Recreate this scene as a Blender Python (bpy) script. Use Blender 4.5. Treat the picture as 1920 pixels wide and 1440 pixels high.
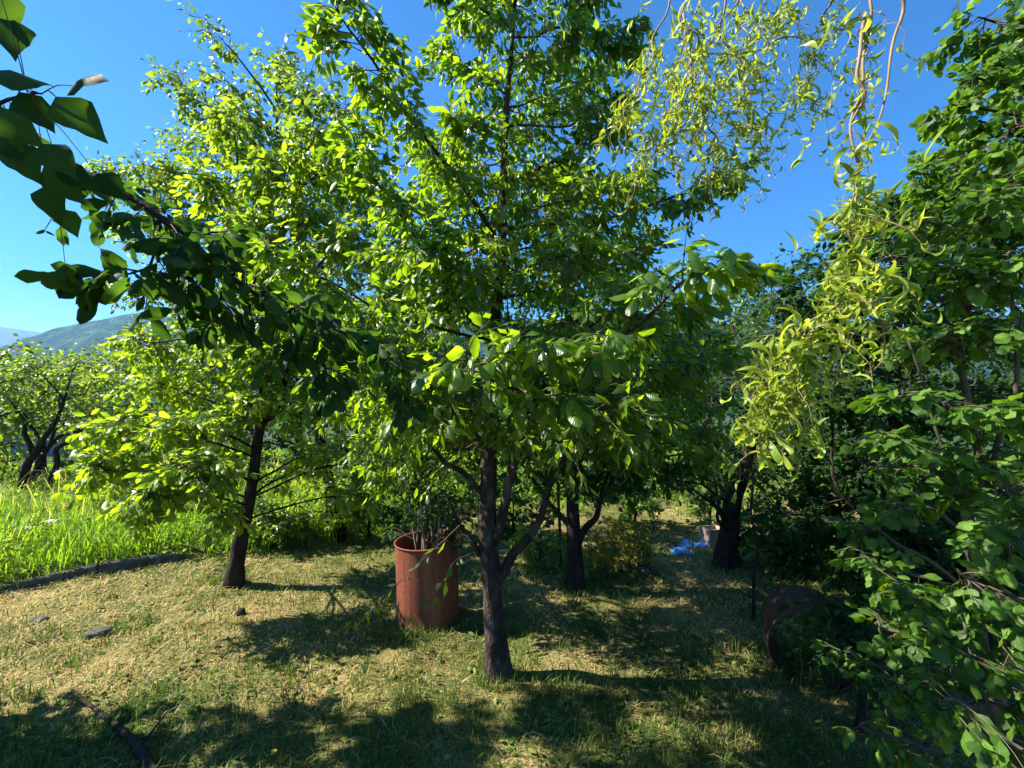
import bpy, math
import numpy as np
from mathutils import Matrix, Vector

rad = math.radians
scene = bpy.context.scene
for o in list(bpy.data.objects):
    bpy.data.objects.remove(o)
col = scene.collection
rng = np.random.default_rng(11)

# ------------------------------------------------------------------ camera
EYE = np.array([0.0, 0.0, 1.65])
F = 805.0                                  # focal length in pixels of the 1920 px wide picture
PITCH = math.atan(20 / F)
FWD = np.array([0, math.cos(PITCH), math.sin(PITCH)])
UPV = np.array([0, -math.sin(PITCH), math.cos(PITCH)])
RGT = np.array([1.0, 0, 0])
cd = bpy.data.cameras.new('camera')
cd.sensor_width = 36.0
cd.lens = 36.0 * F / 1920.0
cd.clip_start = 0.05
cd.clip_end = 9000
cam = bpy.data.objects.new('camera', cd)
cam.location = EYE
cam.rotation_euler = (math.pi / 2 + PITCH, 0, 0)
col.objects.link(cam)
scene.camera = cam

# ------------------------------------------------------------------ sky, sun, exposure
SUN_EL = rad(42)
SUN_H = np.array([-1.0, 0.03])
SUN_H = SUN_H / np.linalg.norm(SUN_H)
sun_dir = Vector((SUN_H[0] * math.cos(SUN_EL), SUN_H[1] * math.cos(SUN_EL), math.sin(SUN_EL)))
w = bpy.data.worlds.new('World')
scene.world = w
w.use_nodes = True
wn = w.node_tree.nodes
wl = w.node_tree.links
bg = wn['Background']
sky = wn.new('ShaderNodeTexSky')
sky.sky_type = 'NISHITA'
sky.sun_disc = False
sky.sun_elevation = SUN_EL
sky.sun_rotation = math.atan2(SUN_H[0], SUN_H[1])
sky.altitude = 0
sky.air_density = 1.0
sky.dust_density = 0.0
sky.ozone_density = 10.0
hs = wn.new('ShaderNodeHueSaturation')     # the phone's vivid colour, the same over the whole sky
hs.inputs['Saturation'].default_value = 1.3
wl.new(sky.outputs[0], hs.inputs['Color'])
wl.new(hs.outputs[0], bg.inputs[0])
bg.inputs[1].default_value = 0.068
sl = bpy.data.lights.new('sun', 'SUN')
sl.energy = 5.0
sl.angle = rad(0.53)
sl.color = (1.0, 0.94, 0.84)
sun = bpy.data.objects.new('sun', sl)
sun.rotation_euler = sun_dir.to_track_quat('Z', 'Y').to_euler()
sun.location = (-30, 5, 30)
col.objects.link(sun)
vs = scene.view_settings
vs.view_transform = 'Standard'
vs.look = 'None'
vs.exposure = 1.76
vs.gamma = 1.0
vs.use_curve_mapping = False
cy = scene.cycles
cy.max_bounces = 5
cy.diffuse_bounces = 1
cy.transmission_bounces = 3
cy.volume_bounces = 0
cy.glossy_bounces = 2
cy.caustics_reflective = False
cy.caustics_refractive = False
cy.use_denoising = True


# ------------------------------------------------------------------ small maths
def nrm(v):
    v = np.asarray(v, float)
    return v / np.maximum(np.linalg.norm(v, axis=-1, keepdims=True), 1e-9)


def P(x, y, d):
    """the point seen at picture position x, y at depth d"""
    return EYE + d * (FWD + (x - 960) / F * RGT + (720 - y) / F * UPV)


_pt = np.random.default_rng(5).random((64, 64))


def vnoise(x, y):
    x = np.asarray(x, float); y = np.asarray(y, float)
    xi = np.floor(x).astype(int); yi = np.floor(y).astype(int)
    fx = x - xi; fy = y - yi
    fx = fx * fx * (3 - 2 * fx); fy = fy * fy * (3 - 2 * fy)
    g = lambda a, b: _pt[a % 64, b % 64]
    return (g(xi, yi) * (1 - fx) + g(xi + 1, yi) * fx) * (1 - fy) + (g(xi, yi + 1) * (1 - fx) + g(xi + 1, yi + 1) * fx) * fy


# edge of the raised bed on the left: three points on the ground
BED = np.array([[-9.0, 1.5], [-4.95, 4.15], [-3.75, 4.98], [-2.0, 5.75], [-0.9, 7.2], [-0.6, 30.0]])


def bed_side(x, y):
    """signed distance, positive inside the bed (left and beyond the edge)"""
    x = np.asarray(x, float); y = np.asarray(y, float)
    ye = np.interp(x, BED[:, 0], BED[:, 1], left=-3, right=60)
    return (y - ye) * 0.75


def gz(x, y):
    x = np.asarray(x, float); y = np.asarray(y, float)
    z = -0.05 * np.clip(y, -4, 16)
    near = np.clip(1 - (np.hypot(x, y) - 14) / 20, 0, 1)
    z = z + near * (0.06 * (vnoise(x * 0.9 + 7, y * 0.9) - 0.5) + 0.06 * (vnoise(x * 2.7, y * 2.7 + 3) - 0.5) + 0.035 * (vnoise(x * 7 + 1, y * 7) - 0.5))
    b = np.clip(bed_side(x, y) / 0.12, 0, 1)
    z = z + 0.10 * b * near
    # valley falling away on the far left, gentle rise under the hedge on the right
    far = np.clip((np.hypot(x, y) - 25) / 200, 0, 1)
    z = z - 18 * far
    z = z + 0.25 * np.clip((x - 2.6) / 2.0, 0, 1) * near
    return z


def G(x, y):
    return np.array([x, y, float(gz(x, y))])


def PG(px, py):
    """ground point seen at a picture position"""
    ray = FWD + (px - 960) / F * RGT + (720 - py) / F * UPV
    d = 3.0
    for i in range(60):
        p = EYE + d * ray
        err = p[2] - float(gz(p[0], p[1]))
        d += err / max(0.12, -ray[2] - 0.05) * 0.6
        d = min(max(d, 0.5), 60)
    return EYE + d * ray


def depth_of(p):
    return (np.asarray(p) - EYE) @ FWD


def to_px(p):
    q = np.asarray(p) - EYE
    d = q @ FWD
    return 960 + F * (q @ RGT) / d, 720 - F * (q @ UPV) / d, d


def spline(pts, n):
    """smooth curve through points"""
    pts = np.asarray(pts, float)
    if len(pts) == 2:
        t = np.linspace(0, 1, n)[:, None]
        return pts[0] * (1 - t) + pts[1] * t
    p = np.vstack([2 * pts[0] - pts[1], pts, 2 * pts[-1] - pts[-2]])
    m = len(pts) - 1
    u = np.linspace(0, m, n)
    i = np.minimum(u.astype(int), m - 1)
    t = (u - i)[:, None]
    a, b, c, d = p[i], p[i + 1], p[i + 2], p[i + 3]
    return 0.5 * (2 * b + (c - a) * t + (2 * a - 5 * b + 4 * c - d) * t * t + (3 * b - 3 * c + d - a) * t ** 3)


# ------------------------------------------------------------------ mesh building
class MB:
    """collects triangles and quads with a per-vertex number and uv"""
    def __init__(s):
        s.v = []; s.t = []; s.q = []; s.var = []; s.uv = []; s.n = 0

    def add(s, v, t=None, q=None, var=0.5, uv=None):
        v = np.asarray(v, float).reshape(-1, 3)
        if t is not None and len(t): s.t.append(np.asarray(t, int).reshape(-1, 3) + s.n)
        if q is not None and len(q): s.q.append(np.asarray(q, int).reshape(-1, 4) + s.n)
        s.v.append(v)
        s.var.append(np.broadcast_to(np.asarray(var, float), (len(v),)))
        s.uv.append(np.zeros((len(v), 2)) if uv is None else np.asarray(uv, float))
        s.n += len(v)

    def tube(s, pts, r, k=6, var=0.5, cap=True, rough=0.0):
        pts = np.asarray(pts, float)
        n = len(pts)
        r = np.broadcast_to(np.asarray(r, float), (n,))
        tg = nrm(np.gradient(pts, axis=0))
        ref = np.array([0, 0, 1.0]) if abs(tg[0][2]) < 0.9 else np.array([1.0, 0, 0])
        u = nrm(np.cross(tg[0], ref))
        U = np.zeros((n, 3)); W = np.zeros((n, 3))
        for i in range(n):
            u = nrm(u - tg[i] * (u @ tg[i]))
            U[i] = u; W[i] = np.cross(tg[i], u)
        a = np.linspace(0, 2 * np.pi, k, endpoint=False)
        rr = r[:, None] * np.ones((n, k))
        if rough:
            ph = rng.random() * 50
            rr = rr * (1 + rough * (vnoise(np.cos(a)[None, :] * 1.5 + ph + 3, np.arange(n)[:, None] * 0.7 + np.sin(a)[None, :] * 1.5) - 0.5) * 2)
        V = pts[:, None, :] + rr[:, :, None] * (np.cos(a)[None, :, None] * U[:, None, :] + np.sin(a)[None, :, None] * W[:, None, :])
        i = np.arange(n - 1)[:, None] * k
        j = np.arange(k)[None, :]
        j2 = (j + 1) % k
        q = np.stack([i + j, i + j2, i + k + j2, i + k + j], -1).reshape(-1, 4)
        L = np.concatenate([[0], np.cumsum(np.linalg.norm(np.diff(pts, axis=0), axis=1))])
        uv = np.stack([np.broadcast_to(a / 6.283, (n, k)), np.broadcast_to(L[:, None], (n, k))], -1).reshape(-1, 2)
        t = []
        if cap:
            for c in range(1, k - 1):
                t.append((0, c + 1, c)); b = (n - 1) * k
                t.append((b, b + c, b + c + 1))
        s.add(V.reshape(-1, 3), t, q, var, uv)

    def box(s, lo, hi, M=None, var=0.5):
        x0, y0, z0 = lo; x1, y1, z1 = hi
        v = np.array([[x0, y0, z0], [x1, y0, z0], [x1, y1, z0], [x0, y1, z0], [x0, y0, z1], [x1, y0, z1], [x1, y1, z1], [x0, y1, z1]], float)
        if M is not None: v = v @ np.asarray(M)[:3, :3].T + np.asarray(M)[:3, 3]
        s.add(v, None, [(0, 3, 2, 1), (4, 5, 6, 7), (0, 1, 5, 4), (1, 2, 6, 5), (2, 3, 7, 6), (3, 0, 4, 7)], var)

    def mesh(s, name, mat=None, smooth=True):
        V = np.vstack(s.v) if s.v else np.zeros((0, 3))
        T = np.vstack(s.t) if s.t else np.zeros((0, 3), int)
        Q = np.vstack(s.q) if s.q else np.zeros((0, 4), int)
        me = bpy.data.meshes.new(name)
        me.vertices.add(len(V)); me.vertices.foreach_set('co', V.astype(np.float32).ravel())
        loops = np.concatenate([T.ravel(), Q.ravel()]).astype(np.int32)
        me.loops.add(len(loops)); me.loops.foreach_set('vertex_index', loops)
        tot = np.concatenate([np.full(len(T), 3), np.full(len(Q), 4)]).astype(np.int32)
        st = np.concatenate([[0], np.cumsum(tot)[:-1]]).astype(np.int32) if len(tot) else tot
        me.polygons.add(len(tot)); me.polygons.foreach_set('loop_start', st); me.polygons.foreach_set('loop_total', tot)
        me.polygons.foreach_set('use_smooth', np.full(len(tot), smooth))
        a = me.attributes.new('var', 'FLOAT', 'POINT'); a.data.foreach_set('value', np.concatenate(s.var).astype(np.float32))
        uv = np.vstack(s.uv)
        a = me.attributes.new('luv', 'FLOAT_VECTOR', 'POINT')
        a.data.foreach_set('vector', np.column_stack([uv, np.zeros(len(uv))]).astype(np.float32).ravel())
        me.update(calc_edges=True)
        if mat: me.materials.append(mat)
        return me


def link(name, me, parent=None):
    o = bpy.data.objects.new(name, me)
    col.objects.link(o)
    if parent: o.parent = parent
    return o


def empty(name, loc):
    o = bpy.data.objects.new(name, None)
    o.location = loc
    o.empty_display_size = 0.1
    col.objects.link(o)
    return o


def tag(o, label=None, cat=None, group=None, kind=None):
    if label: o['label'] = label
    if cat: o['category'] = cat
    if group: o['group'] = group
    if kind: o['kind'] = kind
    return o


def part(name, mb, mat, parent, origin=None, smooth=True, kind=None):
    """a part whose mesh was laid out in world space, stored about its thing's base"""
    if origin is not None:
        mb.v = [v - np.asarray(origin) for v in mb.v]
    o = link(name, mb.mesh(name, mat, smooth), parent)
    if kind: o['kind'] = kind
    return o


# ------------------------------------------------------------------ materials
def newmat(name):
    m = bpy.data.materials.new(name)
    m.use_nodes = True
    nt = m.node_tree
    b = nt.nodes['Principled BSDF']
    return m, nt.nodes, nt.links, b


def ramp(nodes, stops):
    r = nodes.new('ShaderNodeValToRGB')
    while len(r.color_ramp.elements) < len(stops): r.color_ramp.elements.new(0.5)
    for e, (p, c) in zip(r.color_ramp.elements, stops):
        e.position = p; e.color = (*c, 1)
    return r


def mathn(nodes, links, op, a, b=None, c=None):
    n = nodes.new('ShaderNodeMath'); n.operation = op
    for i, v in enumerate((a, b, c)):
        if v is None: continue
        if isinstance(v, (int, float)): n.inputs[i].default_value = v
        else: links.new(v, n.inputs[i])
    return n.outputs[0]


def leaf_mat(name, stops, trans, tmix=0.45, rough=0.42, vein=0.5, spec=0.5):
    m, N, L, b = newmat(name)
    at = N.new('ShaderNodeAttribute'); at.attribute_name = 'var'
    oi = N.new('ShaderNodeObjectInfo')
    v = mathn(N, L, 'FRACT', mathn(N, L, 'ADD', at.outputs['Fac'], oi.outputs['Random']))
    r = ramp(N, stops); L.new(v, r.inputs[0])
    uv = N.new('ShaderNodeAttribute'); uv.attribute_name = 'luv'
    sx = N.new('ShaderNodeSeparateXYZ'); L.new(uv.outputs['Vector'], sx.inputs[0])
    au = mathn(N, L, 'ABSOLUTE', sx.outputs[0])
    # midrib and side veins
    rib = mathn(N, L, 'LESS_THAN', au, 0.045)
    ph = mathn(N, L, 'MULTIPLY', mathn(N, L, 'SUBTRACT', sx.outputs[1], mathn(N, L, 'MULTIPLY', au, 0.2)), 48.0)
    sn = mathn(N, L, 'SINE', ph)
    vl = mathn(N, L, 'MULTIPLY', mathn(N, L, 'GREATER_THAN', sn, 0.86), 0.55)
    vv = mathn(N, L, 'MULTIPLY', mathn(N, L, 'MAXIMUM', rib, vl), vein)
    mx = N.new('ShaderNodeMix'); mx.data_type = 'RGBA'
    L.new(vv, mx.inputs['Factor']); L.new(r.outputs[0], mx.inputs['A'])
    mx.inputs['B'].default_value = (min(1, stops[-1][1][0] * 1.6), min(1, stops[-1][1][1] * 1.45), stops[-1][1][2] * 1.6, 1)
    tc = N.new('ShaderNodeTexCoord'); nz = N.new('ShaderNodeTexNoise'); nz.inputs['Scale'].default_value = 38; nz.inputs['Detail'].default_value = 3
    L.new(tc.outputs['Object'], nz.inputs['Vector'])
    bl = ramp(N, [(0.30, (0.62, 0.66, 0.6)), (0.5, (1, 1, 1)), (0.66, (1.12, 1.06, 0.95)), (0.72, (1.9, 1.15, 0.7))]); L.new(nz.outputs['Fac'], bl.inputs[0])
    mb_ = N.new('ShaderNodeMix'); mb_.data_type = 'RGBA'; mb_.blend_type = 'MULTIPLY'; mb_.inputs['Factor'].default_value = 1
    L.new(mx.outputs['Result'], mb_.inputs['A']); L.new(bl.outputs[0], mb_.inputs['B'])
    L.new(mb_.outputs['Result'], b.inputs['Base Color'])
    b.inputs['Roughness'].default_value = rough
    b.inputs['Specular IOR Level'].default_value = spec
    bp = N.new('ShaderNodeBump'); bp.inputs['Strength'].default_value = 0.22 * vein; bp.inputs['Distance'].default_value = 0.004
    L.new(sn, bp.inputs['Height']); L.new(bp.outputs[0], b.inputs['Normal'])
    tr = N.new('ShaderNodeBsdfTranslucent')
    tm = N.new('ShaderNodeMix'); tm.data_type = 'RGBA'; tm.blend_type = 'MULTIPLY'
    tm.inputs['Factor'].default_value = 1.0
    r2 = ramp(N, [(0.0, (0.34, 0.42, 0.35)), (0.6, (0.82, 0.85, 0.8)), (1.0, (1.15, 1.05, 0.9))]); L.new(v, r2.inputs[0])
    L.new(r2.outputs[0], tm.inputs['A']); tm.inputs['B'].default_value = (*trans, 1)
    L.new(tm.outputs['Result'], tr.inputs[0])
    ms = N.new('ShaderNodeMixShader'); ms.inputs[0].default_value = tmix
    L.new(b.outputs[0], ms.inputs[1]); L.new(tr.outputs[0], ms.inputs[2])
    L.new(ms.outputs[0], N['Material Output'].inputs[0])
    return m


def noise_mat(name, stops, scale=5.0, detail=6.0, rough=0.85, bump=0.4, dist=0.01, stretch=(1, 1, 1), bscale=None, coord='Object', spec=0.3, metal=0.0):
    m, N, L, b = newmat(name)
    tc = N.new('ShaderNodeTexCoord')
    mp = N.new('ShaderNodeMapping'); mp.inputs['Scale'].default_value = stretch
    L.new(tc.outputs[coord], mp.inputs[0])
    n1 = N.new('ShaderNodeTexNoise'); n1.inputs['Scale'].default_value = scale; n1.inputs['Detail'].default_value = detail; n1.inputs['Roughness'].default_value = 0.62
    L.new(mp.outputs[0], n1.inputs['Vector'])
    r = ramp(N, stops); L.new(n1.outputs['Fac'], r.inputs[0])
    L.new(r.outputs[0], b.inputs['Base Color'])
    b.inputs['Roughness'].default_value = rough
    b.inputs['Specular IOR Level'].default_value = spec
    b.inputs['Metallic'].default_value = metal
    n2 = N.new('ShaderNodeTexNoise'); n2.inputs['Scale'].default_value = bscale or scale * 3; n2.inputs['Detail'].default_value = 8
    L.new(mp.outputs[0], n2.inputs['Vector'])
    bp = N.new('ShaderNodeBump'); bp.inputs['Strength'].default_value = bump; bp.inputs['Distance'].default_value = dist
    L.new(n2.outputs['Fac'], bp.inputs['Height']); L.new(bp.outputs[0], b.inputs['Normal'])
    return m


def var_mat(name, stops, rough=0.7, trans=None, tmix=0.35):
    m, N, L, b = newmat(name)
    at = N.new('ShaderNodeAttribute'); at.attribute_name = 'var'
    r = ramp(N, stops); L.new(at.outputs['Fac'], r.inputs[0])
    L.new(r.outputs[0], b.inputs['Base Color'])
    b.inputs['Roughness'].default_value = rough
    b.inputs['Specular IOR Level'].default_value = 0.3
    if trans:
        tr = N.new('ShaderNodeBsdfTranslucent')
        mx = N.new('ShaderNodeMix'); mx.data_type = 'RGBA'; mx.blend_type = 'MULTIPLY'; mx.inputs['Factor'].default_value = 1
        L.new(r.outputs[0], mx.inputs['A']); mx.inputs['B'].default_value = (*trans, 1)
        L.new(mx.outputs['Result'], tr.inputs[0])
        ms = N.new('ShaderNodeMixShader'); ms.inputs[0].default_value = tmix
        L.new(b.outputs[0], ms.inputs[1]); L.new(tr.outputs[0], ms.inputs[2])
        L.new(ms.outputs[0], N['Material Output'].inputs[0])
    return m


M = {}
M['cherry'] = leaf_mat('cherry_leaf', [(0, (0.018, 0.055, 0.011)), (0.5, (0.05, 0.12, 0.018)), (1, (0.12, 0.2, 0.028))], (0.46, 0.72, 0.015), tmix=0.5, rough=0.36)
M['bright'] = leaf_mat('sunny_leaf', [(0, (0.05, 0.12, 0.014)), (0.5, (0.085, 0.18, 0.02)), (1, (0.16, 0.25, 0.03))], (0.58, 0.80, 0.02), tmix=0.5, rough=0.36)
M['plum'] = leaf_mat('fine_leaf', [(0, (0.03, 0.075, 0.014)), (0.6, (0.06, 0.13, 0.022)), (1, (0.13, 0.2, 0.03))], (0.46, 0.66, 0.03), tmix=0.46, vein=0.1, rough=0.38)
M['dark'] = leaf_mat('shaded_leaf', [(0, (0.010, 0.032, 0.010)), (0.7, (0.02, 0.058, 0.015)), (1, (0.04, 0.09, 0.018))], (0.14, 0.32, 0.02), tmix=0.36, vein=0.25, rough=0.62, spec=0.12)  # leaf green darkened so bough, hedge and backdrop look deeper in shade
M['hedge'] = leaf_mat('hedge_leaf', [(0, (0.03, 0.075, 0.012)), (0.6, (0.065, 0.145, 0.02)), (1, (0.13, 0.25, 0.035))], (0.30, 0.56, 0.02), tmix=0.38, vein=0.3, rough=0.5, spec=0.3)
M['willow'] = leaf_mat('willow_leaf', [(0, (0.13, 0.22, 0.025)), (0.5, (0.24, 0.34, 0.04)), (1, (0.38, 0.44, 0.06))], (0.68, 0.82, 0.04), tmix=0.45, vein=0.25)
M['yellow'] = leaf_mat('yellow_leaf', [(0, (0.12, 0.17, 0.015)), (0.5, (0.28, 0.27, 0.015)), (1, (0.45, 0.36, 0.02))], (0.6, 0.55, 0.02), tmix=0.4, vein=0.1)
M['bark'] = noise_mat('cherry_bark', [(0.3, (0.018, 0.013, 0.010)), (0.5, (0.05, 0.038, 0.03)), (0.66, (0.11, 0.09, 0.07)), (0.8, (0.26, 0.24, 0.18))], scale=13, bump=1.0, dist=0.03, stretch=(1, 1, 0.45), bscale=34, spec=0.08, rough=1.0)
M['bark_dark'] = noise_mat('dark_bark', [(0.3, (0.014, 0.010, 0.008)), (0.6, (0.042, 0.032, 0.025)), (0.82, (0.13, 0.11, 0.085))], scale=13, bump=0.9, dist=0.012, stretch=(1, 1, 0.35), bscale=30)
M['bark_dark'].node_tree.nodes['Principled BSDF'].inputs['Specular IOR Level'].default_value = 0.08
M['bark_pale'] = noise_mat('pale_bark', [(0.25, (0.10, 0.08, 0.06)), (0.6, (0.24, 0.20, 0.15)), (0.85, (0.36, 0.33, 0.27))], scale=12, bump=0.7, dist=0.006, stretch=(1, 1, 0.4))
M['twig'] = noise_mat('twig_bark', [(0.3, (0.06, 0.045, 0.03)), (0.7, (0.13, 0.105, 0.07))], scale=20, bump=0.2, dist=0.002)
M['willow_bark'] = noise_mat('willow_bark', [(0.3, (0.16, 0.10, 0.04)), (0.7, (0.30, 0.21, 0.10))], scale=16, bump=0.3, dist=0.002, rough=0.6)
M['rust'] = None

# ------------------------------------------------------------------ leaves
def width_profile(shape, v):
    v = np.clip(v, 0, 1)
    if shape == 'cherry':
        wv = v ** 0.75 * (1 - v) ** 0.62 * np.where(v > 0.82, 1 - 0.45 * (v - 0.82) / 0.18, 1)
    elif shape == 'oval':
        wv = np.sqrt(np.clip(1 - (2 * v - 1) ** 2, 0, 1)) * (1 - 0.12 * v)
    elif shape == 'heart':
        wv = np.where(v < 0.22, np.sqrt(np.clip(v / 0.22, 0, 1)), 1 - ((v - 0.22) / 0.78) ** 1.25) * 1.0
        wv = np.where(v > 0.7, wv * (1 - 0.35 * (v - 0.7) / 0.3), wv)
    else:
        wv = np.sin(np.pi * v ** 0.8)
    g = np.linspace(0, 1, 101)
    return wv if shape in ('oval', 'heart') else wv / {'cherry': 0.388, 'lance': 1.0}[shape]


def leaf_template(shape, ratio, nv, nx, fold, curl, twist, wave, seed, spiral=0.0):
    """unit leaf along +y, normal +z; returns verts, tris, uv"""
    r = np.random.default_rng(seed)
    vs_ = np.linspace(0, 1, nv)
    if nv == 4: vs_ = np.array([0, 0.3, 0.66, 1.0])
    if nv == 3: vs_ = np.array([0, 0.48, 1.0])
    us = np.linspace(-1, 1, nx)
    rows = []; uvs = []; idx = []
    V = []
    ph = r.random() * 6
    for i, v in enumerate(vs_):
        wv = ratio * 0.5 * width_profile(shape, np.array(v))
        end = i == 0 or i == nv - 1
        row = []
        for u in ([0.0] if end else us):
            x = u * wv * (1 + (0.06 * r.standard_normal() if abs(u) == 1 else 0))
            z = -fold * abs(x) - curl * v * v + wave * abs(u) * wv * math.sin(v * 11 + ph + (2 if u > 0 else 0))
            y = v
            if curl > 0.05: y = v * (1 - 0.35 * curl * v)
            a = twist * v
            x, z = x * math.cos(a) - z * math.sin(a) * 0.3, z + x * math.sin(a)
            if spiral:
                # curl the whole leaf into an open corkscrew
                th = spiral * v
                R = 1.0 / abs(spiral)
                cy_, cz_ = math.sin(th) * R, (1 - math.cos(th)) * R * (1 if spiral > 0 else -1)
                x = x + 0.22 * v * math.sin(ph)
                y, z = cy_ + z * math.sin(th) * -1, -cz_ + z * math.cos(th)
            row.append(len(V)); V.append((x, y, z)); uvs.append((u, v))
        rows.append(row)
    T = []
    for a, b in zip(rows[:-1], rows[1:]):
        if len(a) == 1:
            for k in range(len(b) - 1): T.append((a[0], b[k + 1], b[k]))
        elif len(b) == 1:
            for k in range(len(a) - 1): T.append((a[k], a[k + 1], b[0]))
        else:
            for k in range(len(a) - 1):
                T.append((a[k], a[k + 1], b[k + 1])); T.append((a[k], b[k + 1], b[k]))
    return np.array(V), np.array(T), np.array(uvs)


SPEC = {}


def species(name, shape, ratio, mat, fold=0.35, curl=0.2, wave=0.15, spiral=0, n=5, low=4):
    lo = []; hi = []
    for k in range(n):
        r = np.random.default_rng(100 + k)
        c = curl * (0.3 + 1.4 * r.random()); f = fold * (0.4 + 1.2 * r.random()); tw = (r.random() - 0.5) * 0.9
        sp = spiral * (0.6 + 0.8 * r.random()) * (1 if k % 2 else -1)
        if spiral: tw = (r.random() - 0.5) * 5
        lo.append(leaf_template(shape, ratio, 7 if spiral else low, 3, f, c, tw, wave * 0.5, k, sp))
        hi.append(leaf_template(shape, ratio, 9 if spiral else 8, 3 if spiral else 5, f, c, tw, wave, k, sp))
    him = []
    for k, (v, t, uv) in enumerate(hi):
        mb = MB(); mb.add(v, t, None, 0.37 * k % 1, uv)
        # short stalk below the blade
        mb.add(np.array([[-.006, -.16, .02], [.006, -.16, .02], [.008, 0.02, 0], [-.008, 0.02, 0]]), None, [(0, 1, 2, 3)], 0.9, np.zeros((4, 2)))
        him.append(mb.mesh('leaf_blade', M[mat]))
    SPEC[name] = dict(lo=lo, him=him, mat=M[mat])


species('cherry', 'cherry', 0.43, 'cherry', fold=0.5, curl=0.3, low=3)
species('shade', 'cherry', 0.45, 'dark', curl=0.28, fold=.5)
species('heart', 'heart', 0.78, 'dark', fold=0.2, curl=0.25, wave=0.1)
species('bright', 'cherry', 0.44, 'bright', curl=0.25)
species('plum', 'oval', 0.52, 'plum', curl=0.15, low=3)
species('hedge', 'oval', 0.68, 'hedge', fold=0.15, curl=0.12, wave=0.25)
species('dogwood', 'cherry', 0.62, 'hedge', fold=0.2, curl=0.2, wave=0.15)
species('willow', 'lance', 0.18, 'willow', fold=0.5, curl=0.1, wave=0.1, spiral=2.4, n=8)
species('back', 'oval', 0.55, 'plum', curl=0.12)
species('deep', 'oval', 0.6, 'dark', curl=0.12, low=3)
species('far_light', 'oval', 0.66, 'plum', curl=0.12, low=3)
species('far_dark', 'oval', 0.66, 'dark', curl=0.12, low=3)
species('weed', 'lance', 0.34, 'bright', curl=0.25)
species('yellow', 'oval', 0.5, 'yellow', curl=0.1)


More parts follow.
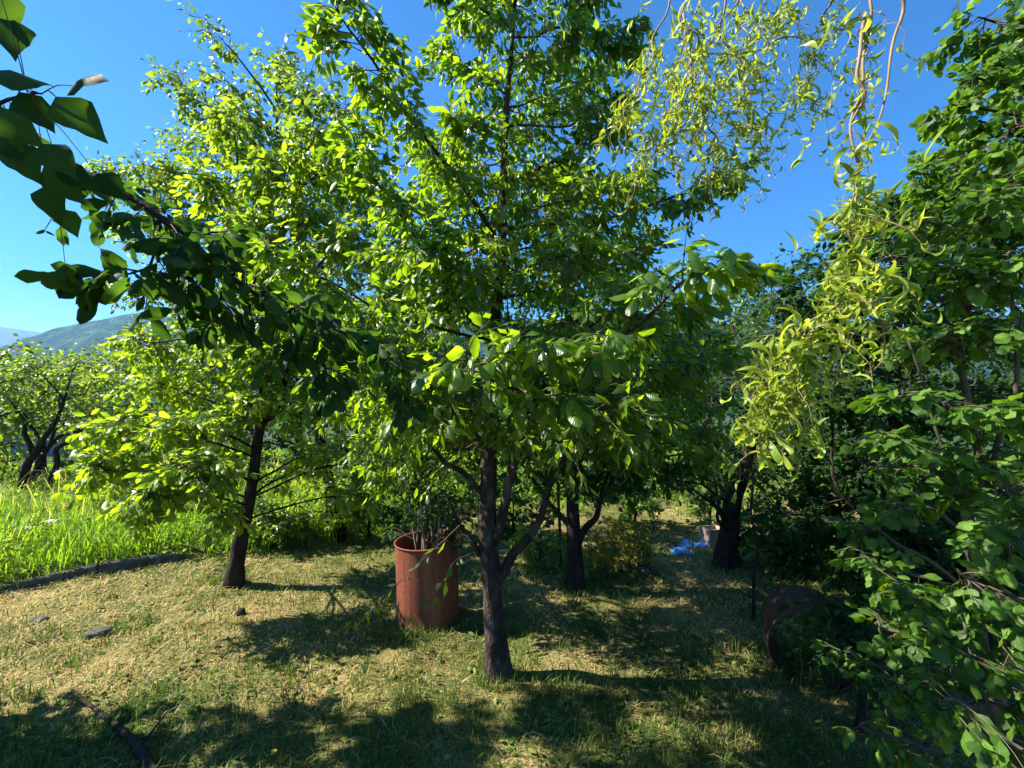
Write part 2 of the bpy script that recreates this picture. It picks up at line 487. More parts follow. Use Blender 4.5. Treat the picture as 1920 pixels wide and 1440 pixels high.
class Tree:
    def __init__(s, name, base, bark='bark', twigmat='twig', leafname='foliage'):
        s.name = name; s.base = np.asarray(base, float)
        s.limbs = []; s.tw = {}; s.tk = 4; s.L = {}; s.bark = bark; s.twigmat = twigmat; s.ntw = 0
        s.trunk = None

    # --- wood
    def set_trunk(s, pts, r0, r1=None, n=28, k=14, rough=0.09, flare=0.35):
        c = spline(pts, n)
        t = np.linspace(0, 1, n)
        r = np.interp(t, np.linspace(0, 1, len(r0)), r0) if r1 is None else r0 * (1 - t) + r1 * t
        r = r * (1 + flare * np.exp(-t * n / 2.2))
        mb = MB(); mb.tube(c, r, k, rough=rough)
        s.trunk = mb; s.tpts = c; s.tr = r
        return c

    def limb(s, pts, r0, r1=0.005, n=16, k=7, wob=0.012):
        c = spline(pts, n)
        t = np.linspace(0, 1, n)[:, None]
        c = c + wob * np.sin(t * (9 + 5 * rng.random()) + rng.random(3) * 6) * np.minimum(1, t * 4)
        mb = MB(); mb.tube(c, np.linspace(r0, r1, n), k, rough=0.1)
        s.limbs.append(mb)
        return c

    def twig(s, pts, r0, r1=0.0012, k=4):
        s.tw.setdefault(len(pts), []).append((np.asarray(pts, float), r0, r1)); s.ntw += 1

    def twig_mesh(s):
        mb = MB(); k = s.tk
        a = np.arange(k) * 2 * np.pi / k
        for n, lst in s.tw.items():
            C = np.stack([l[0] for l in lst]); m = len(C)
            if k == 3: C = C[:, ::2] if n % 2 else C[:, [0, n // 2, n - 1]]; n = C.shape[1]
            rr = np.stack([np.linspace(l[1], l[2], n) for l in lst])
            tg = nrm(np.gradient(C, axis=1)); av = nrm(C[:, -1] - C[:, 0])
            ref = np.where(np.abs(av[:, 2:3]) < 0.8, np.array([[0, 0, 1.0]]), np.array([[1.0, 0, 0]]))
            U = nrm(np.cross(tg, ref[:, None, :])); W = np.cross(tg, U)
            V = C[:, :, None, :] + rr[:, :, None, None] * (np.cos(a)[None, None, :, None] * U[:, :, None, :] + np.sin(a)[None, None, :, None] * W[:, :, None, :])
            i = np.arange(n - 1)[:, None] * k; j = np.arange(k)[None, :]; j2 = (j + 1) % k
            q = np.stack([i + j, i + j2, i + k + j2, i + k + j], -1).reshape(-1, 4)
            mb.add(V.reshape(-1, 3), None, (q[None] + (np.arange(m) * n * k)[:, None, None]).reshape(-1, 4))
        return mb

    # --- leaves
    def leaves(s, sp, pos, dirs, norms, length):
        s.L.setdefault(sp, []).append((np.asarray(pos), nrm(dirs), np.asarray(norms), np.asarray(length)))

    def dress(s, pts, sp, n, size, droop=0.4, start=0.3, side=0.9, up=0.8, tip=True, pet=0.18):
        """leaves along a twig"""
        m = len(pts)
        t = start + (1 - start) * (np.arange(n) + rng.random(n) * 0.7) / max(n, 1)
        t = np.clip(t, 0, 1)
        if tip and n > 3: t[-2:] = 1.0
        f = t * (m - 1); i = np.minimum(f.astype(int), m - 2); fr = (f - i)[:, None]
        p = pts[i] * (1 - fr) + pts[i + 1] * fr
        td = nrm(pts[i + 1] - pts[i])
        ref = rng.standard_normal((n, 3))
        sd = nrm(np.cross(td, ref))
        sd[:, 2] *= 0.45
        d = nrm(td * (0.55 + 0.3 * rng.random((n, 1))) + sd * side + np.array([0, 0, -1.0]) * droop * (0.4 + 1.2 * rng.random((n, 1))))
        nn = np.array([0, 0, up]) + 0.75 * rng.standard_normal((n, 3))
        ln = size * (0.5 + 0.85 * rng.random(n))
        s.leaves(sp, p + d * (ln * pet)[:, None], d, nn, ln)

    def spray(s, p0, d, length, sp, nleaf, size, r=0.004, droop=0.25, sub=2, **kw):
        """a twig with side twigs, all in leaf"""
        d = nrm(d); n = 6
        t = np.linspace(0, 1, n)[:, None]
        bend = rng.standard_normal(3) * 0.12
        pts = p0 + d * t * length + (bend * t * (1 - t) * 2 + np.array([0, 0, -droop * 0.5]) * t * t) * length
        s.twig(pts, r)
        s.dress(pts, sp, nleaf, size, **kw)
        for k in range(sub):
            tt = 0.25 + 0.6 * rng.random()
            i = int(tt * (n - 1)); q = pts[i]
            td = nrm(pts[min(i + 1, n - 1)] - pts[i - 1])
            sd = nrm(np.cross(td, rng.standard_normal(3))); sd[2] *= 0.5
            d2 = nrm(td * 0.7 + sd * 0.8)
            l2 = length * (0.35 + 0.3 * rng.random())
            tq = np.linspace(0, 1, 4)[:, None]
            pq = q + d2 * tq * l2 + np.array([0, 0, -droop * 0.4]) * tq * tq * l2
            if s.tk > 3: s.twig(pq, r * 0.6)
            s.dress(pq, sp, max(3, int(nleaf * 0.6)), size * 0.95, **kw)
        return pts

    def feather(s, c, sp, ntwig, tl, nleaf, size, t0=0.25, flat=0.4, sub=2, fw=0.7, **kw):
        """sprays set along a limb"""
        m = len(c)
        for k in range(ntwig):
            t = t0 + (1 - t0) * (k + rng.random() * 0.8) / ntwig
            t = min(t, 0.995)
            f = t * (m - 1); i = min(int(f), m - 2)
            p = c[i] + (c[i + 1] - c[i]) * (f - i)
            td = nrm(c[min(i + 1, m - 1)] - c[max(i - 1, 0)])
            sd = nrm(np.cross(td, np.array([0, 0, 1.0]) + 0.01)) * (1 if k % 2 else -1)
            sd = sd + np.array([0, 0, 1]) * rng.standard_normal() * flat + rng.standard_normal(3) * 0.25
            l = tl * (0.55 + 0.6 * rng.random()) * (1.1 - 0.5 * t)
            s.spray(p, td * fw + sd, l, sp, nleaf, size, r=0.0035, sub=sub, **kw)
        s.dress(c[-max(4, m // 4):], sp, nleaf, size, start=0.1)

    def blob(s, c, r, sp, ntwig, nleaf, size, anchor=None, rl=0.012, sub=1, **kw):
        """a leafy bough that fills an ellipsoid about c"""
        c = np.asarray(c, float); r = np.broadcast_to(np.asarray(r, float), (3,))
        if anchor is None:
            dd = np.linalg.norm(s.tpts - (c - np.array([0, 0, 0.35 * np.linalg.norm(c[:2] - s.base[:2])])), axis=1)
            anchor = s.tpts[int(np.argmin(dd))]
        mid = anchor * 0.45 + c * 0.55 + np.array([0, 0, 0.06 * np.linalg.norm(c - anchor)])
        end = c + (c - anchor) / max(1e-6, np.linalg.norm(c - anchor)) * r.min() * 0.5
        lb = s.limb([anchor, mid, c, end], rl, 0.004, n=12, k=6)
        for k in range(ntwig):
            q = nrm(rng.standard_normal(3)) * rng.random() ** 0.42
            tgt = c + q * r
            i = int(len(lb) * (0.45 + 0.5 * rng.random())); i = min(i, len(lb) - 1)
            # leave from the limb point that lies nearest among a few
            cand = lb[rng.integers(len(lb) // 3, len(lb), 4)]
            p0 = cand[int(np.argmin(np.linalg.norm(cand - tgt, axis=1)))]
            v = tgt - p0
            s.spray(p0, v, np.linalg.norm(v) + 1e-3, sp, nleaf, size, r=0.003, sub=sub, start=0.35, **kw)

    # --- finish
    def build(s, label, cat, group=None, nbig=300, minpx=12, wood=True):
        root = empty(s.name, s.base)
        tag(root, label, cat, group)
        if s.trunk is not None: part('trunk', s.trunk, M[s.bark], root, s.base)
        for l in s.limbs: part('limb', l, M[s.bark], root, s.base)
        if s.ntw: part('twigs', s.twig_mesh(), M[s.twigmat], root, s.base, kind='stuff')
        big = []
        cols = {}
        for sp, lst in s.L.items():
            pos = np.vstack([a[0] for a in lst]); d = np.vstack([a[1] for a in lst]); n = np.vstack([a[2] for a in lst]); ln = np.concatenate([a[3] for a in lst])
            side = nrm(np.cross(d, n)); n = np.cross(side, d)
            cols[sp] = (pos, d, n, side, ln)
            px_, py_, dep = to_px(pos)
            size = np.where((dep > 0.2) & (px_ > -40) & (px_ < 1960) & (py_ > -40) & (py_ < 1480), ln * F / np.maximum(dep, 0.2), 0)
            for i in np.nonzero(size > minpx)[0]: big.append((size[i], sp, i))
        big.sort(key=lambda a: -a[0])
        big = big[:nbig]
        out = {sp: np.ones(len(cols[sp][0]), bool) for sp in cols}
        for _, sp, i in big:
            out[sp][i] = False
            pos, d, n, side, ln = (a[i] for a in cols[sp])
            o = bpy.data.objects.new('leaf', SPEC[sp]['him'][int(rng.integers(len(SPEC[sp]['him'])))])
            col.objects.link(o); o.parent = root
            q = pos - s.base
            mt = Matrix(((side[0] * ln, d[0] * ln, n[0] * ln, q[0]), (side[1] * ln, d[1] * ln, n[1] * ln, q[1]), (side[2] * ln, d[2] * ln, n[2] * ln, q[2]), (0, 0, 0, 1)))
            o.matrix_local = mt
        for sp in cols:
            keep = out[sp]
            if not keep.any(): continue
            pos, d, n, side, ln = (a[keep] for a in cols[sp])
            mb = MB()
            lo = SPEC[sp]['lo']; pick = rng.integers(len(lo), size=len(pos))
            for k, (v, t, uv) in enumerate(lo):
                g = np.nonzero(pick == k)[0]
                if not len(g): continue
                V = pos[g][:, None] + ln[g][:, None, None] * (v[None, :, 0, None] * side[g][:, None] + v[None, :, 1, None] * d[g][:, None] + v[None, :, 2, None] * n[g][:, None])
                T = t[None] + (np.arange(len(g)) * len(v))[:, None, None]
                mb.add(V.reshape(-1, 3), T.reshape(-1, 3), None, np.repeat(rng.random(len(g)), len(v)), np.tile(uv, (len(g), 1)))
            part('foliage', mb, SPEC[sp]['mat'], root, s.base, kind='stuff')
        return root


# ------------------------------------------------------------------ ground
def ground_mat():
    m, N, L, b = newmat('lawn_soil')
    tc = N.new('ShaderNodeTexCoord')
    n1 = N.new('ShaderNodeTexNoise'); n1.inputs['Scale'].default_value = 0.9; n1.inputs['Detail'].default_value = 7; n1.inputs['Roughness'].default_value = 0.65
    L.new(tc.outputs['Object'], n1.inputs['Vector'])
    r1 = ramp(N, [(0.38, (0.07, 0.10, 0.022)), (0.48, (0.17, 0.165, 0.05)), (0.57, (0.27, 0.22, 0.085)), (0.70, (0.38, 0.275, 0.135))])
    L.new(n1.outputs['Fac'], r1.inputs[0])
    n2 = N.new('ShaderNodeTexNoise'); n2.inputs['Scale'].default_value = 60; n2.inputs['Detail'].default_value = 5
    L.new(tc.outputs['Object'], n2.inputs['Vector'])
    r2 = ramp(N, [(0.3, (0.45, 0.42, 0.4)), (0.7, (1.1, 1.1, 1.1))]); L.new(n2.outputs['Fac'], r2.inputs[0])
    mx = N.new('ShaderNodeMix'); mx.data_type = 'RGBA'; mx.blend_type = 'MULTIPLY'; mx.inputs['Factor'].default_value = 1
    # beyond the mown lawn the ground is green meadow
    sx = N.new('ShaderNodeSeparateXYZ'); L.new(tc.outputs['Object'], sx.inputs[0])
    mr = N.new('ShaderNodeMapRange'); mr.inputs['From Min'].default_value = 7.0; mr.inputs['From Max'].default_value = 10.0; L.new(sx.outputs[1], mr.inputs['Value'])
    gm = N.new('ShaderNodeMix'); gm.data_type = 'RGBA'; L.new(mr.outputs[0], gm.inputs['Factor']); L.new(r1.outputs[0], gm.inputs['A']); gm.inputs['B'].default_value = (0.05, 0.085, 0.02, 1)
    L.new(gm.outputs['Result'], mx.inputs['A']); L.new(r2.outputs[0], mx.inputs['B'])
    L.new(mx.outputs['Result'], b.inputs['Base Color'])
    b.inputs['Roughness'].default_value = 0.95; b.inputs['Specular IOR Level'].default_value = 0.1
    bp = N.new('ShaderNodeBump'); bp.inputs['Strength'].default_value = 0.8; bp.inputs['Distance'].default_value = 0.02
    L.new(n2.outputs['Fac'], bp.inputs['Height']); L.new(bp.outputs[0], b.inputs['Normal'])
    return m


M['ground'] = ground_mat()


def axis(fine, step, far):
    a = list(np.arange(-fine, fine + 1e-6, step)); s_ = step; x = fine
    while x < far:
        s_ *= 1.35; x += s_; a.append(x); a.insert(0, -x)
    return np.array(a)


gx = axis(8, 0.10, 2300)
gy = axis(6.5, 0.10, 2300) + 6
X, Y = np.meshgrid(gx, gy, indexing='ij')
Z = gz(X, Y)
nx_, ny_ = X.shape
i, j = np.meshgrid(np.arange(nx_ - 1), np.arange(ny_ - 1), indexing='ij')
a = i * ny_ + j
mb = MB(); mb.add(np.stack([X, Y, Z], -1).reshape(-1, 3), None, np.stack([a, a + ny_, a + ny_ + 1, a + 1], -1).reshape(-1, 4))
tag(link('ground', mb.mesh('ground', M['ground'])), 'mown lawn with dry clippings sloping gently away', 'ground', kind='structure')

# hills beyond the valley
M['wood'] = noise_mat('wooded_slope', [(0.38, (0.006, 0.02, 0.008)), (0.5, (0.022, 0.058, 0.016)), (0.62, (0.055, 0.11, 0.028))], scale=0.06, detail=10, bump=1.0, dist=14.0, bscale=0.11, rough=1.0, spec=0.0)


def hill(name, prof, d0, depth, label, rough):
    xs = np.linspace(prof[0][0], prof[-1][0], 150)
    pp = np.array(prof, float)
    top = np.interp(xs, pp[:, 0], pp[:, 1])
    k = 46
    V = np.zeros((len(xs), k, 3))
    for jx in range(k):
        t = jx / (k - 1)
        d = d0 + (t - 0.5) * depth
        hgt = math.sin(math.pi * t) ** 1.2
        x = (xs - 960) / F * d0
        zt = EYE[2] + (740 - top) / F * d0
        z = -20 + (zt + 20) * hgt
        z = z + rough * hgt * (vnoise(x * 0.02 + 3, np.full_like(x, d * 0.02)) - 0.5) + rough * 0.45 * (vnoise(x * 0.07, np.full_like(x, d * 0.07)) - 0.5)
        V[:, jx] = np.stack([x, np.full_like(x, d), z], -1)
    i, j = np.meshgrid(np.arange(len(xs) - 1), np.arange(k - 1), indexing='ij'); a = i * k + j
    m = MB(); m.add(V.reshape(-1, 3), None, np.stack([a, a + k, a + k + 1, a + 1], -1).reshape(-1, 4))
    tag(link(name, m.mesh(name, M['wood'])), label, 'hill', kind='structure')


hill('hill', [(-900, 700), (-300, 690), (20, 690), (70, 655), (110, 634), (170, 612), (230, 600), (330, 578), (500, 560), (800, 590), (1200, 600), (1700, 620), (2600, 680)], 700, 420, 'wooded green hill beyond the valley', 14)
hill('hill', [(-1500, 640), (-500, 600), (-100, 612), (30, 617), (70, 621), (110, 636), (200, 670), (600, 690), (2500, 690)], 1800, 900, 'far blue hill at the horizon', 20)

# ------------------------------------------------------------------ grass
def blades(mb, x, y, length, lean, width, var, seg=1):
    n = len(x)
    z = gz(x, y) - 0.004
    az = rng.random(n) * 6.283
    d = np.stack([np.cos(az), np.sin(az), np.zeros(n)], -1)
    s_ = np.stack([-np.sin(az + 0.6 * rng.standard_normal(n)), np.cos(az), np.zeros(n)], -1)
    b = np.stack([x, y, z], -1)
    up = np.array([0, 0, 1.0])
    ls = np.sin(lean)[:, None]; lc = np.cos(lean)[:, None]; L_ = length[:, None]
    m1 = b + L_ * 0.55 * (d * ls * 0.7 + up * (0.3 + 0.7 * lc))
    tip = b + L_ * (d * ls + up * lc)
    w_ = (width * 0.5)[:, None]
    V = np.stack([b - s_ * w_, b + s_ * w_, m1 + s_ * w_ * 0.8, m1 - s_ * w_ * 0.8, tip], 1)
    o = (np.arange(n) * 5)[:, None]
    mb.add(V.reshape(-1, 3), o + np.array([[3, 2, 4]]), o + np.array([[0, 1, 2, 3]]), np.repeat(var, 5))


M['grass'] = var_mat('lawn_grass', [(0, (0.025, 0.06, 0.012)), (0.3, (0.06, 0.12, 0.02)), (0.5, (0.17, 0.22, 0.04)), (0.7, (0.44, 0.325, 0.125)), (1, (0.68, 0.50, 0.26))], trans=(1.5, 1.6, 0.7), tmix=0.35)


def sample_lawn(n, dmin, dmax, pw=1.0):
    """points in the wedge the camera looks over, denser near it"""
    d = dmin * (dmax / dmin) ** (rng.random(n) ** pw)
    x = (rng.random(n) * 2 - 1) * 1.32 * (d + 0.25)
    return x, d


def dryness(x, y):
    v = -0.1 + 0.7 * vnoise(x * 1.1 + 11, y * 1.3 + 2) + 0.35 * vnoise(x * 3.1, y * 3.1) + 0.15 * vnoise(x * 9, y * 9)
    # the open strip right of the bed is the driest, the near foreground greener
    v = v + 0.16 * np.exp(-((y - 3.6) / 1.2) ** 2) * np.clip(1 - (x + 0.5) / 2.5, 0, 1) - 0.10 * np.clip((2.6 - y) / 0.8, 0, 1)
    return v


mb = MB()
n = 138000
x, y = sample_lawn(n, 1.35, 9)
k = (bed_side(x, y) < -0.02)
x, y = x[k], y[k]
dr = dryness(x, y)
tuft = vnoise(x * 5 + 30, y * 5)
isdry = rng.random(len(x)) < np.clip((dr - 0.40) * 4.2, 0.06, 0.92)
ln = np.where(isdry, 0.03 + 0.06 * rng.random(len(x)), (0.018 + 0.03 * rng.random(len(x))) * (0.5 + 1.6 * tuft ** 2)) * np.clip(0.75 + y * 0.06, 0.8, 1.3)
lean = np.where(isdry, 0.95 + 0.6 * rng.random(len(x)), 0.2 + 0.8 * rng.random(len(x)))
wd = np.where(isdry, 0.0034, 0.0038) * np.clip(y / 2.0, 0.8, 3)
var = np.where(isdry, 0.6 + 0.4 * rng.random(len(x)), 0.05 + 0.45 * rng.random(len(x)) * (0.5 + tuft))
blades(mb, x, y, ln, lean, wd, np.clip(var, 0, 1))
# scattered taller tufts left by the mower
for q in range(1300):
    cx, cy_ = sample_lawn(1, 1.35, 9)
    if bed_side(cx, cy_)[0] > -0.05: continue
    m_ = int(rng.integers(10, 34)); sp_ = 0.03 + 0.05 * rng.random()
    xx = cx + rng.standard_normal(m_) * sp_; yy = cy_ + rng.standard_normal(m_) * sp_
    blades(mb, xx, yy, 0.04 + 0.07 * rng.random(m_), 0.15 + 0.7 * rng.random(m_), np.full(m_, 0.005), 0.1 + 0.4 * rng.random(m_))
for fx, fy, fr in ((-.08, 2.72, .11), (-2.8, 4.3, .13), (.6, 4.1, .13), (2.35, 4.7, .18), (-.72, 3.5, .30), (-.72, 3.5, .31), (-3.0, 3.45, .1)):
    m_ = 260; a_ = rng.random(m_) * 6.283; r_ = fr * (.85 + .45 * rng.random(m_))
    blades(mb, fx + r_ * np.cos(a_), fy + r_ * np.sin(a_), 0.04 + 0.07 * rng.random(m_), 0.2 + 0.7 * rng.random(m_), np.full(m_, 0.005), 0.15 + 0.4 * rng.random(m_))
# long straws lying about
x, y = sample_lawn(2500, 1.3, 8)
blades(mb, x, y, 0.06 + 0.14 * rng.random(2500), 1.42 + 0.12 * rng.random(2500), np.full(2500, 0.003), 0.85 + 0.15 * rng.random(2500))
tag(link('lawn_grass', mb.mesh('lawn_grass', M['grass'])), 'short mown grass mixed with dry clippings', 'grass', kind='stuff')

# small broad leaved weeds in the lawn
mb = MB()
v_, t_, uv_ = leaf_template('oval', 0.7, 4, 3, 0.1, 0.15, 0.1, 0, 3)
nw = 15000
x, y = sample_lawn(nw, 1.3, 7)
k = (vnoise(x * 1.7 + 4, y * 1.7 + 9) + 0.25 * np.clip((2.8 - y), 0, 1) > 0.56) & (bed_side(x, y) < -0.03)
x, y = x[k], y[k]
az = rng.random(len(x)) * 6.283; el = 0.1 + 0.7 * rng.random(len(x))
d = np.stack([np.cos(az) * np.cos(el), np.sin(az) * np.cos(el), np.sin(el)], -1)
sd = np.stack([-np.sin(az), np.cos(az), np.zeros(len(x))], -1); nn = np.cross(sd, d)
p = np.stack([x, y, gz(x, y) + 0.012 * rng.random(len(x))], -1)
L_ = (0.015 + 0.026 * rng.random(len(x)))
V = p[:, None] + L_[:, None, None] * (v_[None, :, 0, None] * sd[:, None] + v_[None, :, 1, None] * d[:, None] - v_[None, :, 2, None] * nn[:, None])
T = t_[None] + (np.arange(len(x)) * len(v_))[:, None, None]
mb.add(V.reshape(-1, 3), T.reshape(-1, 3), None, np.repeat(0.1 + 0.42 * rng.random(len(x)), len(v_)))
x, y = sample_lawn(800, 1.35, 7); k = bed_side(x, y) < -0.05; x, y = x[k], y[k]; n = len(x)
az = rng.random(n) * 6.283; d = np.stack([np.cos(az), np.sin(az), 0.25 * rng.standard_normal(n)], -1); d = nrm(d)
nn = nrm(np.array([0, 0, 1.0]) + 0.35 * rng.standard_normal((n, 3))); sd = nrm(np.cross(d, nn)); nn = np.cross(sd, d); L_ = 0.025 + 0.035 * rng.random(n)
p = np.stack([x, y, gz(x, y) + 0.02], -1)
V = p[:, None] + L_[:, None, None] * (0.8 * v_[None, :, 0, None] * sd[:, None] + v_[None, :, 1, None] * d[:, None] + v_[None, :, 2, None] * nn[:, None])
mb.add(V.reshape(-1, 3), (t_[None] + (np.arange(n) * len(v_))[:, None, None]).reshape(-1, 3), None, np.repeat(0.25 + 0.4 * rng.random(n), len(v_)))
tag(link('lawn_weeds', mb.mesh('lawn_weeds', M['grass'])), 'low clover and weeds among the mown grass', 'ground cover', kind='stuff')

# tall unmown grass in the bed on the left
M['tall'] = var_mat('tall_grass', [(0, (0.08, 0.17, 0.012)), (0.5, (0.20, 0.34, 0.02)), (0.8, (0.32, 0.38, 0.07)), (1, (0.5, 0.43, 0.2))], trans=(1.6, 1.6, 0.6), tmix=0.5)
mb = MB()
n = 48000
x = -9.5 + 10 * rng.random(n); y = 2.5 + 6.5 * rng.random(n) ** 1.2
bs = bed_side(x, y)
k = (bs > -0.07 * (vnoise(x * 3, y * 3) > .5)) & (x < -0.3) & (np.abs(x) < 1.35 * y + 0.5)
x, y, bs = x[k], y[k], bs[k]
hh = (0.15 + 0.22 * rng.random(len(x))) * (0.4 + 1.2 * vnoise(x * 2.2, y * 2.2)) * (0.85 + 0.45 * np.clip(bs / 1.5, 0, 1))
tallst = rng.random(len(x)) < 0.025 * (bs > 0.8)
hh = np.where(tallst, hh * 1.5 + .1, hh)
var = np.clip(0.5 * tallst + 0.45 * vnoise(x * 1.1 + 5, y * 1.1) + 0.45 * rng.random(len(x)) + 0.12 * (bs > 1.2), 0, 1)
n = len(x)
az = rng.random(n) * 6.283; ln_ = (0.3 + 0.9 * rng.random(n))
d = np.stack([np.cos(az), np.sin(az), np.zeros(n)], -1); s_ = np.stack([-np.sin(az), np.cos(az), np.zeros(n)], -1)
b = np.stack([x, y, gz(x, y)], -1); up = np.array([0, 0, 1.0])
wv = (0.003 + 0.004 * rng.random(n))[:, None]; H = hh[:, None]; S = np.sin(ln_)[:, None] * H
p1 = b + up * H * 0.45 + d * S * 0.12; p2 = b + up * H * 0.82 + d * S * 0.42; p3 = b + up * H * (1 - 0.2 * ln_[:, None]) + d * S * 0.85
V = np.stack([b - s_ * wv, b + s_ * wv, p1 + s_ * wv, p1 - s_ * wv, p2 + s_ * wv * .8, p2 - s_ * wv * .8, p3], 1)
o = (np.arange(n) * 7)[:, None]
mb.add(V.reshape(-1, 3), o + np.array([[5, 4, 6]]), np.concatenate([o + np.array([[0, 1, 2, 3]]), o + np.array([[3, 2, 4, 5]])]), np.repeat(var, 7))
# leafy weeds among it
n = 38000
x = -9.5 + 9.3 * rng.random(n); y = 2.5 + 6 * rng.random(n)
bs = bed_side(x, y); k = (bs > -0.10) & (vnoise(x * 1.5 + 2, y * 1.5) > 0.35); x, y = x[k], y[k]; n = len(x)
p = np.stack([x, y, gz(x, y) + (0.03 + 0.33 * rng.random(n)) * (0.5 + 0.8 * vnoise(x * 2.2, y * 2.2))], -1)
d = nrm(rng.standard_normal((n, 3)) + np.array([0, 0, 0.2])); nn = nrm(np.array([0, 0, 1.0]) + 0.6 * rng.standard_normal((n, 3)))
sd = nrm(np.cross(d, nn)); nn = np.cross(sd, d); L_ = 0.03 + 0.045 * rng.random(n)
V = p[:, None] + L_[:, None, None] * (0.7 * v_[None, :, 0, None] * sd[:, None] + v_[None, :, 1, None] * d[:, None] + v_[None, :, 2, None] * nn[:, None])
mb.add(V.reshape(-1, 3), (t_[None] + (np.arange(n) * len(v_))[:, None, None]).reshape(-1, 3), None, np.repeat(0.7 * rng.random(n), len(v_)))
tag(link('tall_grass', mb.mesh('tall_grass', M['tall'])), 'tall bright unmown grass filling the bed behind the concrete edging', 'grass', kind='stuff')

# rough green growth closing the lawn at the back
mb = MB()
vf, tf, uf = leaf_template('oval', 0.5, 3, 3, 0.2, 0.2, 0.1, 0, 3)
n = 46000
x = -14 + 30 * rng.random(n); y = 6.3 + 12 * rng.random(n) ** 1.4
path = np.abs(x - (1.65 + 0.16 * (y - 5))) < 0.55 + 0.3 * vnoise(y, x * 0 + 2)
k = ((bed_side(x, y) > 0) | (y > 6.6 + 0.8 * vnoise(x * .8, x * 0 + 5))) & ~path & (np.abs(x) < 1.35 * y)
x, y = x[k], y[k]; n = len(x)
p = np.stack([x, y, gz(x, y) + (0.02 + 0.55 * rng.random(n)) * vnoise(x * 1.6, y * 1.6) ** 1.4], -1)
d = nrm(rng.standard_normal((n, 3)) + np.array([0, 0, 0.5])); nn = nrm(np.array([0, 0, 1.0]) + 0.7 * rng.standard_normal((n, 3)))
sd = nrm(np.cross(d, nn)); nn = np.cross(sd, d); L_ = 0.05 + 0.10 * rng.random(n)
V = p[:, None] + L_[:, None, None] * (vf[None, :, 0, None] * sd[:, None] + vf[None, :, 1, None] * d[:, None] + vf[None, :, 2, None] * nn[:, None])
mb.add(V.reshape(-1, 3), (tf[None] + (np.arange(n) * len(vf))[:, None, None]).reshape(-1, 3), None, np.repeat(np.clip(0.5 * rng.random(n) + 0.25 * vnoise(x * .8, y * .8), 0, 1), len(vf)))
tag(link('rough_growth', mb.mesh('rough_growth', M['tall'])), 'rough green undergrowth behind the lawn', 'undergrowth', kind='stuff')

# ------------------------------------------------------------------ the cherry tree in the middle
bp_ = PG(932, 1270)
D0 = depth_of(bp_)
t = Tree('cherry_tree', bp_)
tp = [P(935, 1282, D0), P(926, 1150, D0), P(915, 1000, D0), P(918, 820, D0), P(925, 640, D0), P(940, 480, D0), P(944, 330, D0), P(950, 200, D0), P(962, 60, D0), P(975, -150, D0 + .05), P(980, -420, D0 + .1)]
c = t.set_trunk(tp, [.068, .061, .059, .047, .034, .026, .021, .017, .013, .009, .005], n=64, k=20, rough=.15, flare=.55)
# the fork on the right and the low stubs
t.limb([P(925, 1100, D0), P(960, 1050, D0 - .02), P(1005, 980, D0 - .02), P(1040, 900, D0), P(1090, 800, D0)], 0.036, 0.012, n=18, k=9)
t.limb([P(925, 1020, D0 - .03), P(950, 940, D0 - .05), P(965, 860, D0 - .05), P(972, 760, D0 - .06), P(1000, 640, D0 - .1)], 0.034, 0.012, n=18, k=9)
t.limb([P(905, 925, D0), P(880, 900, D0 - .03), P(845, 872, D0 - .05), P(815, 850, D0 - .08), P(770, 800, D0 - .1)], 0.022, 0.008)
t.limb([P(900, 1040, D0), P(880, 1010, D0 - .04), P(862, 975, D0 - .06), P(830, 930, D0 - .1)], 0.018, 0.006)
t.limb([P(912, 840, D0), P(870, 800, D0 - .05), P(800, 780, D0 - .1)], 0.014, 0.005)
CL = dict(droop=0.55, up=0.75)
LS = 0.070
